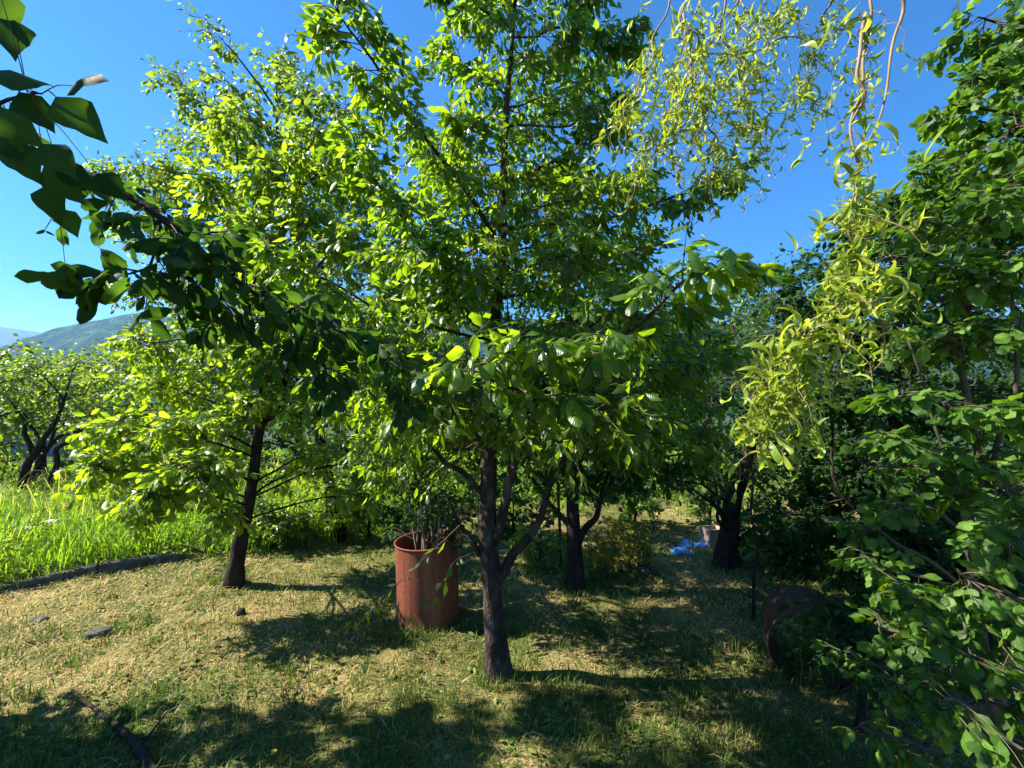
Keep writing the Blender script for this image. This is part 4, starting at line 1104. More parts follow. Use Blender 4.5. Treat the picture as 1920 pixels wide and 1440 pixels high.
shrub('overhead_tree', 'tree reaching in at the top right corner with small rounded leaves', 'tree', b3,
      [([b3, b3 + (-.1, .1, 1.5), b3 + (-.3, .3, 3.0), b3 + (-.6, .5, 4.3)], .07, .02)],
      [(1900, 60, 2.4, 70, 60, 22), (1870, 150, 2.4, 70, 50, 18), (1840, 150, 2.5, 60, 50, 14), (1860, 40, 2.5, 60, 50, 14), (1830, 260, 2.7, 70, 50, 16), (1780, 300, 2.8, 60, 40, 12), (1740, 330, 2.9, 50, 40, 10), (1900, 340, 2.5, 70, 60, 18), (1920, 250, 2.3, 60, 60, 16), (1800, 205, 2.6, 60, 26, 7), (1960, 150, 2.3, 80, 80, 20), (1860, 230, 2.5, 60, 40, 12), (1900, -60, 2.4, 90, 60, 16), (2050, 100, 2.3, 100, 100, 20)],
      'hedge', .06, nl=8, bark='bark_dark', rd=.35)

# ------------------------------------------------------------------ background trees and bushes
def far_tree(name, label, base, h, blobs, sp, size, nl=7, bark='bark_dark', r0=.12, cat='tree', group=None, rd=1.0, lean=(0, 0), sub=2):
    t = Tree(name, base, bark); t.tk = 3
    t.set_trunk([base, base + (lean[0] * .3, lean[1] * .3, h * .35), base + (lean[0], lean[1], h * .8)], r0, r0 * .3, n=16, k=9)
    for px_, py_, d, rx, ry, nt in blobs:
        t.blob(P(px_, py_, d), (pxr(d, rx), rd, pxr(d, ry)), sp, nt, nl, size, sub=sub, rl=.03, droop=.25)
    t.build(label, cat, group, nbig=0)


def ring(cx, cy_, d, rx, ry, n, br, nt):
    out = []
    for k in range(n):
        a_ = k * 2.4; q = math.sqrt((k + .5) / n)
        out.append((cx + rx * q * math.cos(a_), cy_ + ry * q * math.sin(a_), d + rng.uniform(-.7, .7), br, br * .8, nt))
    return out


GB = 'trees closing the back of the garden'
bt = [
    ('orchard_tree', 'rounded orchard tree behind the one with crooked stems', 75, 9.6, 910, (110, 745, 130, 80), 14, 50, 22, 'far_light', .085, 'bark_dark'),
    ('orchard_tree', 'low spreading orchard tree cut by the left edge', -60, 8.0, 930, (-20, 740, 90, 100), 12, 50, 22, 'far_light', .085, 'bark_dark'),
    ('backdrop_tree', 'bushy yellow green tree below the blue hills', 160, 12.0, 890, (150, 730, 170, 70), 14, 55, 26, 'far_light', .12, 'bark_dark'),
    ('backdrop_tree', 'rounded tree between the leaning tree and the hills', 330, 11.0, 890, (330, 730, 130, 110), 14, 60, 26, 'far_light', .12, 'bark_dark'),
    ('backdrop_tree', 'tree filling the gap behind the leaning trunk', 560, 10.0, 900, (540, 740, 140, 150), 18, 60, 26, 'far_dark', .11, 'bark_dark'),
    ('backdrop_tree', 'dense tree behind the standing rusty drum', 760, 9.5, 900, (770, 720, 140, 200), 22, 60, 28, 'far_dark', .11, 'bark_dark'),
    ('backdrop_tree', 'dense dark tree directly behind the cherry trunk', 960, 10.0, 910, (960, 690, 140, 220), 24, 60, 28, 'far_dark', .11, 'bark_dark'),
    ('backdrop_tree', 'dense tree behind the yellow flowering bush', 1150, 11.0, 900, (1160, 660, 140, 200), 24, 60, 28, 'far_dark', .12, 'bark_dark'),
    ('backdrop_tree', 'tree closing the far end of the grass path', 1330, 13.0, 890, (1320, 680, 140, 200), 22, 60, 28, 'far_light', .14, 'bark_dark'),
    ('backdrop_tree', 'dark tree behind the gnarled trunk', 1500, 9.0, 940, (1500, 700, 130, 230), 22, 60, 28, 'far_dark', .10, 'bark_dark'),
    ('backdrop_tree', 'dark tree deep in the hedge corner', 1720, 7.0, 1000, (1720, 680, 170, 280), 24, 70, 28, 'far_dark', .09, 'bark_dark'),
    ('backdrop_tree', 'dark tree behind the layered shrub at the right edge', 1960, 5.5, 1050, (1940, 640, 150, 330), 22, 80, 28, 'far_dark', .08, 'bark_dark'),
]
for nm, lab, bx, d, by, (cx, cy_, rx, ry), n, br, nt, sp, size, bark in bt:
    p = P(bx, by, d); base = G(p[0], p[1])
    far_tree(nm, lab, base, P(cx, cy_, d)[2] - base[2] + .6, ring(cx, cy_, d, rx, ry, n, br, int(nt * .85)), sp, size * 1.1, group=GB, bark=bark)
# crooked stems of the orchard tree
def bush(name, label, px_, py_, rx, ry, d, sp, size, n=9, nt=16, nl=9, cat='shrub', group=None, nbig=0):
    p = PG(px_, py_); dd = depth_of(p) if d is None else d
    base = p if d is None else G(P(px_, py_, d)[0], P(px_, py_, d)[1])
    t = Tree(name, base, 'bark_dark')
    top = P(px_, py_ - 2 * ry, dd)
    t.set_trunk([base, base * .6 + top * .4 + (.02, 0, 0), base * .3 + top * .7], .02, .006, n=10, k=6)
    for k in range(n):
        a_ = k * 2.4; q = math.sqrt((k + .5) / n)
        c = P(px_ + rx * q * math.cos(a_), py_ - ry + ry * .75 * q * math.sin(a_), dd + rng.uniform(-.25, .25))
        t.blob(c, (pxr(dd, rx * .42), .3, pxr(dd, ry * .42)), sp, nt, nl, size, sub=1, rl=.006, droop=.15)
    t.build(label, cat, group, nbig=nbig, minpx=10)


GU = 'low bushes around the lawn'
bush('flowering_bush', 'yellow flowering bush in the sun beyond the dark trunk', 1165, 1072, 55, 55, None, 'yellow', .045, n=10, nt=18)
bush('flowering_bush', 'low yellow green bush behind the cherry fork', 1010, 1060, 60, 40, None, 'bright', .045, n=9, nt=16)
bush('low_bush', 'leafy bush left of the standing drum', 610, 1020, 70, 75, None, 'bright', .06, n=10, nt=16, group=GU)
bush('low_bush', 'green bush behind the leaning trunk', 510, 1030, 60, 50, None, 'back', .06, n=9, nt=16, group=GU)
bush('low_bush', 'bush with pointed leaves beside the drum rim', 690, 1010, 50, 70, None, 'back', .07, n=9, nt=14, group=GU)
bush('low_bush', 'sunlit bush right of the gnarled trunk', 1450, 1060, 60, 60, None, 'hedge', .05, n=10, nt=16, group=GU)
bush('low_bush', 'shaded bush between the sapling and the hedge', 1530, 1090, 60, 80, None, 'deep', .055, n=10, nt=18, group=GU)
bush('low_bush', 'dark bush under the hedge above the tipped drum', 1640, 1120, 70, 80, None, 'deep', .06, n=10, nt=18, group=GU)
bush('low_bush', 'small bush closing the path at its far end', 1190, 985, 60, 60, None, 'hedge', .07, n=8, nt=14, group=GU)
bush('low_bush', 'bush with pale leaves beyond the tall grass', 200, 960, 60, 45, None, 'plum', .06, n=8, nt=14, group=GU)
bush('low_bush', 'dark bush behind the drum and the twigs', 800, 1030, 70, 70, None, 'deep', .06, n=10, nt=16, group=GU)
bush('low_bush', 'dark bush at the back between two trunks', 960, 1010, 80, 60, None, 'deep', .07, n=9, nt=14, group=GU)
bush('low_bush', 'dark bush left of the path end', 1330, 985, 45, 60, None, 'deep', .06, n=8, nt=14, group=GU)

bush('low_bush', 'leafy bush half hiding the tipped drum', 1610, 1270, 70, 80, 2.3, 'deep', .05, n=11, nt=18, group=GU)
bush('low_bush', 'bush at the foot of the layered shrub', 1720, 1130, 70, 90, 3.0, 'deep', .055, n=11, nt=18, group=GU)
bush('low_bush', 'bush in the orchard below the hills', 150, 935, 60, 45, 9.5, 'plum', .09, n=9, nt=18, group=GU)
bush('low_bush', 'bush behind the orange lilies', 300, 940, 90, 60, 8.5, 'back', .08, n=9, nt=18, group=GU)
bush('low_bush', 'bush behind the bed at the left edge', -40, 940, 80, 60, 8.8, 'back', .08, n=9, nt=18, group=GU)
bush('low_bush', 'bush in the middle distance behind the leaning trunk', 430, 960, 90, 70, 7.6, 'back', .08, n=10, nt=18, group=GU)
bush('low_bush', 'far bush glimpsed behind the cherry fork', 1080, 960, 90, 60, 8.6, 'hedge', .08, n=10, nt=18, group=GU)

bp_ = G(*P(35, 915, 7.4)[:2])
t = Tree('orchard_tree', bp_, 'bark_dark')
t.set_trunk([bp_, P(50, 875, 7.4), P(66, 850, 7.4), P(80, 825, 7.4), P(105, 790, 7.4), P(120, 750, 7.4)], .065, .025, n=20, k=10)
for pts, r0 in (([(62, 855), (52, 825), (45, 800), (30, 770)], .045), ([(66, 850), (95, 835), (120, 815), (160, 800)], .035), ([(48, 910), (78, 870), (85, 840), (110, 805)], .055), ([(95, 905), (105, 865), (112, 840), (140, 815), (190, 805)], .05)):
    t.limb([P(a_, b_, 7.4 + (.5 if r0 == .055 else .2)) for a_, b_ in pts], r0, .02, n=14, k=8, wob=.03)
for px_, py_, rx, ry, nt in ((30, 760, 60, 35, 22), (110, 740, 70, 40, 24), (170, 780, 50, 35, 16), (60, 690, 60, 35, 20), (140, 690, 60, 30, 18), (-20, 720, 50, 50, 18)):
    t.blob(P(px_, py_, 7.6), (pxr(7.6, rx), .8, pxr(7.6, ry)), 'plum', nt, 9, .075, sub=2, rl=.02)
t.build('orchard tree with several dark crooked stems beyond the tall grass', 'tree', nbig=0)

bush('low_bush', 'dark bush deep behind the near shrub at the right edge', 1850, 1130, 80, 110, 2.9, 'deep', .065, n=13, nt=20, group=GU)
bush('low_bush', 'dark bush between the tipped drum and the layered shrub', 1740, 1060, 80, 90, 3.2, 'deep', .065, n=12, nt=20, group=GU)
bush('low_bush', 'dark bush under the hanging willow strand', 1570, 1020, 80, 110, 4.4, 'deep', .06, n=12, nt=20, group=GU)

# ------------------------------------------------------------------ rusty drums
def rust_mat(name, c0, c1, c2):
    m, N, L, b = newmat(name)
    tc = N.new('ShaderNodeTexCoord')
    n1 = N.new('ShaderNodeTexNoise'); n1.inputs['Scale'].default_value = 7; n1.inputs['Detail'].default_value = 9; n1.inputs['Roughness'].default_value = .7
    mp = N.new('ShaderNodeMapping'); mp.inputs['Scale'].default_value = (1.6, 1.6, .22)
    L.new(tc.outputs['Object'], mp.inputs[0]); L.new(mp.outputs[0], n1.inputs['Vector'])
    r = ramp(N, [(.3, c0), (.52, c1), (.75, c2)]); L.new(n1.outputs['Fac'], r.inputs[0])
    n2 = N.new('ShaderNodeTexNoise'); n2.inputs['Scale'].default_value = 55; n2.inputs['Detail'].default_value = 4
    L.new(tc.outputs['Object'], n2.inputs['Vector'])
    r2 = ramp(N, [(.30, (.35, .3, .3)), (.42, (1, 1, 1))]); L.new(n2.outputs['Fac'], r2.inputs[0])
    mx = N.new('ShaderNodeMix'); mx.data_type = 'RGBA'; mx.blend_type = 'MULTIPLY'; mx.inputs['Factor'].default_value = .8
    L.new(r.outputs[0], mx.inputs['A']); L.new(r2.outputs[0], mx.inputs['B']); L.new(mx.outputs['Result'], b.inputs['Base Color'])
    b.inputs['Roughness'].default_value = .62; b.inputs['Specular IOR Level'].default_value = .35
    bp = N.new('ShaderNodeBump'); bp.inputs['Strength'].default_value = .5; bp.inputs['Distance'].default_value = .004
    L.new(n2.outputs['Fac'], bp.inputs['Height']); L.new(bp.outputs[0], b.inputs['Normal'])
    return m


M['rust'] = rust_mat('rusty_red_paint', (.05, .02, .011), (.21, .058, .027), (.32, .115, .05))
M['rust2'] = rust_mat('brown_rust', (.03, .014, .009), (.08, .03, .016), (.18, .07, .03))


def drum_shell(mb, R, H, k=56, hoops=True, th=.006, rows=30):
    a = np.linspace(0, 2 * np.pi, k, endpoint=False)
    zs = np.linspace(0, H, rows)
    prof = []
    for z in zs:
        r = R + .012 * math.exp(-(z / (.10 * H)) ** 2)
        if hoops:
            for hz in (.36, .68): r += .007 * math.exp(-((z - hz * H) / .012) ** 2)
        prof.append((r, z))
    prof += [(R + .006, H), (R + .008, H + .006), (R + .002, H + .010), (R - th, H + .004)]
    prof += [(R - th, z) for z in np.linspace(H - .01, .015, 8)]
    dent = .006 * (vnoise(np.cos(a) * 2 + 9, np.sin(a) * 2 + 4) - .5)
    V = np.array([[((r + d_) * math.cos(t_), (r + d_) * math.sin(t_), z) for t_, d_ in zip(a, dent)] for r, z in prof])
    n = len(prof); i = np.arange(n - 1)[:, None] * k; j = np.arange(k)[None]; j2 = (j + 1) % k
    mb.add(V.reshape(-1, 3), None, np.stack([i + j, i + j2, i + k + j2, i + k + j], -1).reshape(-1, 4))


p = PG(793, 1180); Dd = depth_of(p); R = pxr(Dd, 61); Hd = pxr(Dd, 152)
root = empty('rusty_drum', p - np.array([0, -R * .9, 0.02])); root.rotation_euler = (0.0, rad(-2), 0)
tag(root, 'upright rust red steel drum beside the cherry trunk', 'drum')
mb = MB(); drum_shell(mb, R, Hd, hoops=False); shell = part('shell', mb, M['rust'], root)
mb = MB(); ring_a = np.linspace(0, 6.2832, 60)
mb.tube(np.stack([(R + .004) * np.cos(ring_a), (R + .004) * np.sin(ring_a), np.full(60, Hd + .004)], -1), .0045, 6, cap=False); part('rim', mb, M['rust'], shell)
mb = MB(); k = 32; a = np.linspace(0, 6.2832, k, endpoint=False)
mb.add(np.vstack([[(0, 0, Hd * .45)], np.stack([(R - .007) * np.cos(a), (R - .007) * np.sin(a), np.full(k, Hd * .42)], -1)]), [(0, 1 + i_, 1 + (i_ + 1) % k) for i_ in range(k)])
M['soil'] = noise_mat('dark_soil', [(.3, (.02, .016, .012)), (.7, (.06, .05, .035))], scale=20)
part('fill', mb, M['soil'], root)
drum_c = np.array(root.location)

# prunings standing in the drum
for q in range(11):
    a_ = rng.random() * 6.28; rr_ = R * .75 * math.sqrt(rng.random())
    b_ = drum_c + np.array([rr_ * math.cos(a_), rr_ * math.sin(a_), Hd * .43])
    tip = b_ + np.array([.16 * rng.standard_normal(), .14 * rng.standard_normal(), .7 + .55 * rng.random()])
    t = Tree('cut_branch', b_, 'bark_pale')
    cc = t.set_trunk([b_, (b_ + tip) / 2 + .05 * rng.standard_normal(3), tip], .008 + .006 * rng.random(), .003, n=12, k=6, flare=0)
    for z_ in range(10):
        i_ = int(rng.integers(3, 12)); d_ = nrm(tip - b_) + .9 * rng.standard_normal(3) * np.array([1, 1, .4])
        t.spray(cc[i_], d_, .18 + .15 * rng.random(), 'shade', 6, .055, sub=1)
    t.build('pruned branch with leaves standing upright in the rust red drum', 'branch', 'prunings stuck in the drum', nbig=40)

# the second drum lies on its side at the hedge
Rl = .235
p = PG(1520, 1292)
root = empty('tipped_drum', P(1525, 1222, 2.6))
ax = Vector((.42, .90, .03)).normalized()
root.rotation_euler = ax.to_track_quat('Z', 'Y').to_euler()
tag(root, 'open rusty drum lying on its side under the hedge', 'drum')
mb = MB(); drum_shell(mb, Rl, .36, hoops=True); shell = part('shell', mb, M['rust2'], root)
mb = MB(); mb.tube(np.stack([(Rl + .004) * np.cos(ring_a), (Rl + .004) * np.sin(ring_a), np.full(60, 0.0)], -1), .009, 6, cap=False); part('rim', mb, M['rust2'], shell)
# grass grown into its mouth
mb = MB(); n = 800; x = p[0] + rng.standard_normal(n) * .2 + .05; y = p[1] - .05 + rng.random(n) * .5
blades(mb, x, y, .05 + .12 * rng.random(n), .1 + .7 * rng.random(n), np.full(n, .005), .1 + .45 * rng.random(n))
tag(link('grass_tuft', mb.mesh('grass_tuft', M['grass'])), 'grass growing in the mouth of the tipped drum', 'grass', kind='stuff')

# ------------------------------------------------------------------ concrete edging of the bed
M['concrete'] = noise_mat('old_concrete', [(.3, (.04, .042, .03)), (.55, (.11, .105, .085)), (.8, (.2, .19, .155))], scale=14, bump=.9, dist=.012)
root = empty('concrete_edging', G(-4.35, 4.55)); tag(root, 'low grey concrete edging along the tall grass bed', 'edging')
e0 = BED[0]; pts_e = [BED[1] * .75 + BED[0] * .25, BED[1], BED[2]]
for (a_, b_) in zip(pts_e[:-1], pts_e[1:]):
    L_ = np.linalg.norm(b_ - a_); nb = max(1, int(L_ / .7)); dv = (b_ - a_) / L_
    for i_ in range(nb):
        c = a_ + dv * L_ * (i_ + .5) / nb + np.array([.03, -.03]); hl_ = L_ / nb / 2 - .006
        z0 = float(gz(c[0] + .15, c[1] - .15)); ang = math.atan2(dv[1], dv[0]); ca, sa = math.cos(ang), math.sin(ang)
        zt = .085 + .012 * rng.standard_normal()
        slope = float(gz(c[0] + dv[0] * .3 + .15, c[1] + dv[1] * .3 - .15) - z0) / .3
        mb = MB(); bv = []
        for xx in (-hl_, -hl_ + .012, hl_ - .012, hl_):
            e_ = .008 if abs(xx) == hl_ else 0
            for yy, zz in ((-.045 + e_, -.12), (-.045 + e_, zt - .012), (-.033, zt - e_), (.033, zt - e_), (.045 - e_, zt - .012), (.045 - e_, -.12)):
                bv.append((c[0] + xx * ca - yy * sa, c[1] + xx * sa + yy * ca, z0 + zz + slope * xx))
        q = []
        for s_ in range(3):
            for k in range(6): q.append((s_ * 6 + k, s_ * 6 + (k + 1) % 6, s_ * 6 + 6 + (k + 1) % 6, s_ * 6 + 6 + k))
        q += [(0, 1, 4, 5), (1, 2, 3, 4), (23, 22, 19, 18), (22, 21, 20, 19)]
        mb.add(bv, None, q); part('block', mb, M['concrete'], root, np.array(root.location), smooth=False)

# ------------------------------------------------------------------ stones, stump, stick
M['stone'] = noise_mat('grey_stone', [(.3, (.03, .027, .022)), (.55, (.085, .08, .06)), (.8, (.2, .19, .15))], scale=14, bump=.8, dist=.01)


def rock(name, label, px_, py_, sx, sy, sz, rot, cat='stone', mat='stone', group=None):
    p = PG(px_, py_); k = 14; rws = 9
    V = []
    for i_ in range(rws):
        th = math.pi * i_ / (rws - 1)
        for j_ in range(k):
            ph = 6.283 * j_ / k; v = np.array([math.sin(th) * math.cos(ph), math.sin(th) * math.sin(ph), math.cos(th)])
            v = np.sign(v) * np.abs(v) ** .62
            v = v * (1 + .28 * (vnoise(v[0] * 1.7 + px_, v[1] * 1.7 + v[2] * 2.1) - .5))
            V.append(v * np.array([sx, sy, sz]))
    V = np.array(V); c_, s_ = math.cos(rot), math.sin(rot)
    V = V @ np.array([[c_, s_, 0], [-s_, c_, 0], [0, 0, 1]])
    i_, j_ = np.meshgrid(np.arange(rws - 1), np.arange(k), indexing='ij')
    q = np.stack([i_ * k + j_, (i_ + 1) * k + j_, (i_ + 1) * k + (j_ + 1) % k, i_ * k + (j_ + 1) % k], -1).reshape(-1, 4)
    mb = MB(); mb.add(V, None, q)
    o = link(name, mb.mesh(name, M[mat], smooth=False)); o.location = p + np.array([0, 0, sz * .35])
    return tag(o, label, cat, group)


rock('flat_stone', 'flat grey stone lying in the dry lawn near the shade edge', 182, 1190, .085, .06, .035, .3, group='stones in the lawn')
rock('flat_stone', 'smaller flat stone half sunk in the lawn near the left edge', 75, 1163, .06, .045, .02, -.3, group='stones in the lawn')
rock('pale_stone', 'pale stone at the foot of the yellow flowering bush', 1207, 1075, .06, .05, .05, .2, mat='concrete')
rock('tree_stump', 'small dark stump sticking out of the lawn right of the leaning tree', 452, 1153, .028, .028, .04, 0, 'stump', 'bark_dark')

mb = MB()
sp_ = [PG(135, 1300) + (0, 0, .015), PG(185, 1345) + (0, 0, .03), PG(225, 1378) + (0, 0, .03), PG(250, 1400) + (0, 0, .03), PG(275, 1440) + (0, 0, .03), PG(300, 1500) + (0, 0, .03)]
root = empty('fallen_branch', sp_[2]); tag(root, 'dark fallen branch lying in the shaded near grass', 'branch')
cc = spline(sp_, 26); mb.tube(cc, np.linspace(.008, .026, 26), 9, rough=.15); stem = part('stem', mb, M['bark_dark'], root, sp_[2])
mb = MB(); mb.tube(spline([cc[17], cc[17] + (.03, .05, .05), cc[17] + (.05, .12, .10)], 8), np.linspace(.008, .003, 8), 6); part('side_twig', mb, M['bark_dark'], stem, sp_[2])

# ------------------------------------------------------------------ post, box, blue sacks, pot
p = PG(1052, 1063); dp = depth_of(p)
M['iron'] = noise_mat('rusted_iron', [(.3, (.04, .02, .015)), (.7, (.11, .05, .035))], scale=20)
mb = MB(); mb.tube(spline([p - (0, 0, .1), P(1050, 1000, dp), P(1047, 940, dp), P(1046, 880, dp)], 12), .017, 8); 
o = link('iron_post', mb.mesh('iron_post', M['iron'])); tag(o, 'thin dark red iron post left of the young tree trunk', 'post')

M['card'] = noise_mat('weathered_board', [(.3, (.28, .2, .15)), (.7, (.46, .36, .29))], scale=6, bump=.2)
p = PG(1337, 1022); dp = depth_of(p); root = empty('crate', p); root.rotation_euler = (0, 0, .2); tag(root, 'pale weathered box standing beside the gnarled trunk', 'box')
sx, sy, sz = pxr(dp, 17), pxr(dp, 15), pxr(dp, 33)
mb = MB(); mb.box((-sx, -sy, 0), (sx, -sy + .02, sz)); part('front_panel', mb, M['card'], root, smooth=False)
mb = MB(); mb.box((-sx, -sy + .022, 0), (-sx + .02, sy, sz - .003)); part('side_panel', mb, M['card'], root, smooth=False)
mb = MB(); mb.box((sx - .02, -sy + .022, 0), (sx, sy, sz - .003)); part('side_panel', mb, M['card'], root, smooth=False)
mb = MB(); mb.box((-sx + .022, sy - .02, 0), (sx - .022, sy - .002, sz - .004)); part('back_panel', mb, M['card'], root, smooth=False)

M['blue'], N, L, b = newmat('blue_plastic'); b.inputs['Base Color'].default_value = (.12, .34, .72, 1); b.inputs['Roughness'].default_value = .35


def sheet(label, px_, py_, sx, sy, h, rot, mat='blue', name='plastic_sack', cat='plastic sack', group='blue plastic on the path'):
    p = PG(px_, py_); n = 14
    u, v = np.meshgrid(np.linspace(-1, 1, n), np.linspace(-1, 1, n), indexing='ij')
    z = h * np.clip(1 - u ** 2, 0, 1) * np.clip(1 - v ** 2, 0, 1) + h * 1.3 * (vnoise(u * 4 + px_, v * 4 + py_) - .4) + .02 * (vnoise(u * 9, v * 9 + px_) - .5)
    x = u * sx * (1 + .3 * (vnoise(u * 2, v * 2 + px_) - .5)); y = v * sy * (1 + .3 * (vnoise(u * 2 + 5, v * 2 + px_) - .5))
    c_, s_ = math.cos(rot), math.sin(rot)
    top = np.stack([x * c_ - y * s_, x * s_ + y * c_, np.maximum(z, .004) + .01], -1).reshape(-1, 3); bot = top.copy(); bot[:, 2] = -.01
    i_, j_ = np.meshgrid(np.arange(n - 1), np.arange(n - 1), indexing='ij'); a_ = i_ * n + j_
    q = np.stack([a_, a_ + n, a_ + n + 1, a_ + 1], -1).reshape(-1, 4); N2 = n * n
    edge = [k for k in range(n)] + [n * k + n - 1 for k in range(1, n)] + [N2 - 2 - k for k in range(n - 1)] + [n * k for k in range(n - 2, 0, -1)]
    sideq = [(edge[k], edge[(k + 1) % len(edge)], N2 + edge[(k + 1) % len(edge)], N2 + edge[k]) for k in range(len(edge))]
    mb = MB(); mb.add(np.vstack([top, bot]), None, np.vstack([q, q[:, ::-1] + N2, np.array(sideq)]))
    o = link(name, mb.mesh(name, M[mat])); o.location = p; tag(o, label, cat, group)


sheet('crumpled blue sack lying at the middle of the path', 1275, 1034, 0.12, .08, 0.028, .3)
sheet('blue sack behind the other sacks on the path', 1287, 1022, 0.108, .07, 0.039, 1.1)
sheet('darker blue sack leaning near the pale box', 1319, 1024, 0.12, .07, 0.044, .6)
sheet('small blue scrap lowest on the path', 1294, 1040, 0.048, .03, 0.011, .1)
sheet('blue sack showing right of the gnarled trunk', 1394, 1018, 0.108, .07, 0.033, .8)
M['terracotta'] = noise_mat('terracotta', [(.3, (.30, .10, .06)), (.7, (.45, .18, .11))], scale=12, bump=.2)
p = PG(1019, 1020); dp = depth_of(p); root = empty('flower_pot', p); tag(root, 'small terracotta pot in the sunlit weeds behind the cherry', 'pot')
mb = MB(); drum_shell(mb, .07, .11, k=20, hoops=False, rows=6); part('body', mb, M['terracotta'], root)
mb = MB(); mb.tube(np.stack([.078 * np.cos(ring_a), .078 * np.sin(ring_a), np.full(60, .105)], -1), .01, 6, cap=False); part('rim', mb, M['terracotta'], root)

# ------------------------------------------------------------------ flowers in the bed
M['stem'] = var_mat('green_stem', [(0, (.06, .12, .02)), (1, (.12, .2, .03))])
M['orange'], N, L, b = newmat('orange_petal'); b.inputs['Base Color'].default_value = (.75, .16, .02, 1); b.inputs['Roughness'].default_value = .5
M['white'], N, L, b = newmat('white_petal'); b.inputs['Base Color'].default_value = (.75, .76, .66, 1); b.inputs['Roughness'].default_value = .6
M['gold'], N, L, b = newmat('yellow_petal'); b.inputs['Base Color'].default_value = (.75, .55, .03, 1); b.inputs['Roughness'].default_value = .5


def lily(label, px_, py_, d, size=.055):
    top = P(px_, py_, d); base = G(top[0], top[1]); root = empty('day_lily', base); tag(root, label, 'flower', 'orange flowers in the tall grass')
    mb = MB(); mb.tube(spline([base, (base + top) / 2 + (.02, 0, 0), top], 8), .004, 5); part('stem', mb, M['stem'], root, base)
    v, tt, uv = leaf_template('lance', .36, 6, 3, .2, -.45, 0, 0, 1)
    for k in range(6):
        a_ = k * 1.047 + .2; d_ = nrm(np.array([math.cos(a_), math.sin(a_), .75])); n_ = nrm(np.array([-math.cos(a_) * .75, -math.sin(a_) * .75, 1])); s_ = np.cross(d_, n_)
        V = top + size * (v[:, :1] * s_ + v[:, 1:2] * d_ - v[:, 2:] * n_)
        mb = MB(); mb.add(V, tt); part('petal', mb, M['orange'], root, base)


lily('orange lily standing highest in the tall grass', 125, 950, 6.0)
lily('orange lily just right of the highest one', 163, 966, 5.8)
lily('orange lily nearest the leaning tree', 258, 968, 5.8, .045)
lily('orange lily close beside the middle one', 172, 969, 5.85, .035)


def umbel(label, px_, py_, d):
    top = P(px_, py_, d); base = G(top[0], top[1]); root = empty('umbel_flower', base); tag(root, label, 'flower', 'white flowers in the tall grass')
    mb = MB(); mb.tube(spline([base, (base + top) / 2 + (.015, 0, 0), top - (0, 0, .05)], 8), .003, 5); part('stem', mb, M['stem'], root, base)
    for k in range(14):
        a_ = k * 2.4; r_ = .055 * math.sqrt((k + .5) / 14); q = top + np.array([r_ * math.cos(a_), r_ * math.sin(a_), .012 * (1 - (r_ / .055) ** 2)])
        mb = MB(); mb.tube(np.array([top - (0, 0, .05), (top - (0, 0, .03) + q) / 2, q]), .0008, 3, cap=False)
        w_ = .013; f = [q + (0, 0, .004)]
        for z_ in range(8): f.append(q + np.array([w_ * math.cos(z_ * .785) * (1 if z_ % 2 else .7), w_ * math.sin(z_ * .785) * (1 if z_ % 2 else .7), 0]))
        mb.add(np.array(f), [(0, 1 + z_, 1 + (z_ + 1) % 8) for z_ in range(8)])
        part('floret', mb, M['white'], root, base)


umbel('white flat flower head above the tall grass', 96, 977, 4.9)
umbel('smaller white flower head left of the first', 52, 990, 4.9)


def dandelion(label, px_, py_):
    p = PG(px_, py_); root = empty('yellow_flower', p); tag(root, label, 'flower', 'yellow flowers in the lawn')
    mb = MB(); mb.tube(np.array([p, p + (0, 0, .02), p + (.003, 0, .035)]), .0018, 5); part('stem', mb, M['stem'], root, p)
    mb = MB(); c_ = p + np.array([.003, 0, .035])
    for k in range(22):
        a_ = k * 2.4; l_ = .018 * (.6 + .4 * rng.random()); e_ = .25 + .5 * (k % 3) / 2; d_ = np.array([math.cos(a_) * math.cos(e_), math.sin(a_) * math.cos(e_), math.sin(e_)]); s_ = np.array([-math.sin(a_), math.cos(a_), 0]) * .0028
        mb.add(np.array([c_ - s_ * .5, c_ + s_ * .5, c_ + d_ * l_ + s_, c_ + d_ * l_ - s_]), None, [(0, 1, 2, 3)])
    part('flower_head', mb, M['gold'], root, p)


dandelion('yellow flower at the near edge of the lawn, brighter of two', 512, 1425)
dandelion('smaller yellow flower up and right of the near one', 540, 1391)

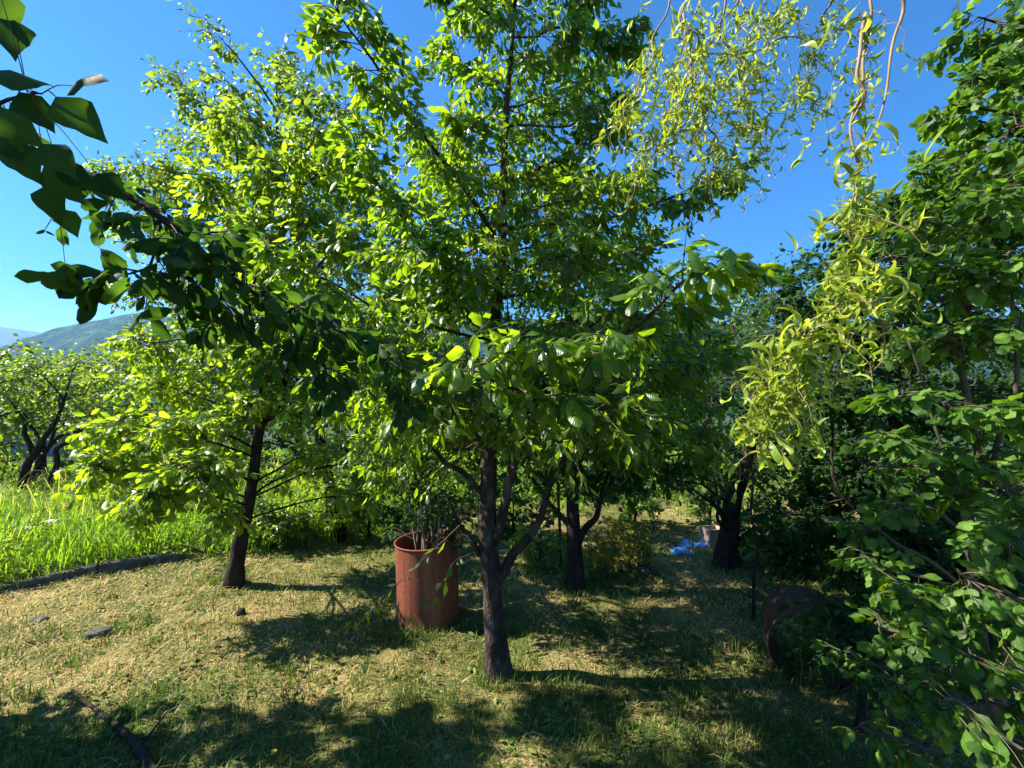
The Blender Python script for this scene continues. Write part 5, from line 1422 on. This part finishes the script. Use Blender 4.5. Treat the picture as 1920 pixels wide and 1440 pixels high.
# ------------------------------------------------------------------ far shed glimpsed through the orchard
M['shed'] = noise_mat('grey_boards', [(.3, (.16, .16, .18)), (.7, (.30, .30, .33))], scale=4)
M['roofm'] = noise_mat('slate_roof', [(.3, (.12, .15, .22)), (.7, (.20, .25, .36))], scale=3)
p = P(40, 900, 17); base = G(p[0], p[1]); root = empty('garden_shed', base); root.rotation_euler = (0, 0, .15); tag(root, 'grey boarded shed glimpsed beyond the orchard trees', 'shed')
for i_ in range(24):
    mb = MB(); mb.box((-2.6 + i_ * .22, 0, -.2), (-2.6 + i_ * .22 + .21, .03 + .006 * (i_ % 2), 1.25 + .01 * (i_ % 3))); part('board', mb, M['shed'], root, smooth=False)
mb = MB(); mb.box((-2.6, .04, -.2), (2.65, 2.2, 1.2)); part('body', mb, M['shed'], root, smooth=False)
mb = MB(); mb.add([(-2.8, -.25, 1.28), (2.85, -.25, 1.28), (2.85, 1.1, 1.85), (-2.8, 1.1, 1.85), (-2.8, 2.45, 1.28), (2.85, 2.45, 1.28), (-2.8, -.25, 1.22), (2.85, -.25, 1.22), (2.85, 2.45, 1.22), (-2.8, 2.45, 1.22)], [(0, 3, 4), (1, 5, 2)], [(0, 1, 2, 3), (3, 2, 5, 4), (6, 9, 8, 7), (0, 6, 7, 1), (4, 5, 8, 9), (0, 4, 9, 6), (1, 7, 8, 5)])
part('roof', mb, M['roofm'], root, smooth=False)

# ------------------------------------------------------------------ air
mb = MB(); mb.box((-2500, -2500, -60), (2500, 2500, 330))
hz = link('haze', mb.mesh('haze', smooth=False)); tag(hz, 'thin blue summer haze over the valley', 'haze', kind='stuff')
m = bpy.data.materials.new('haze'); m.use_nodes = True
N = m.node_tree.nodes; N.clear()
out = N.new('ShaderNodeOutputMaterial'); pv = N.new('ShaderNodeVolumePrincipled')
pv.inputs['Color'].default_value = (.34, .62, 1, 1); pv.inputs['Density'].default_value = .00036; pv.inputs['Anisotropy'].default_value = .2
m.node_tree.links.new(pv.outputs[0], out.inputs['Volume'])
hz.data.materials.append(m)
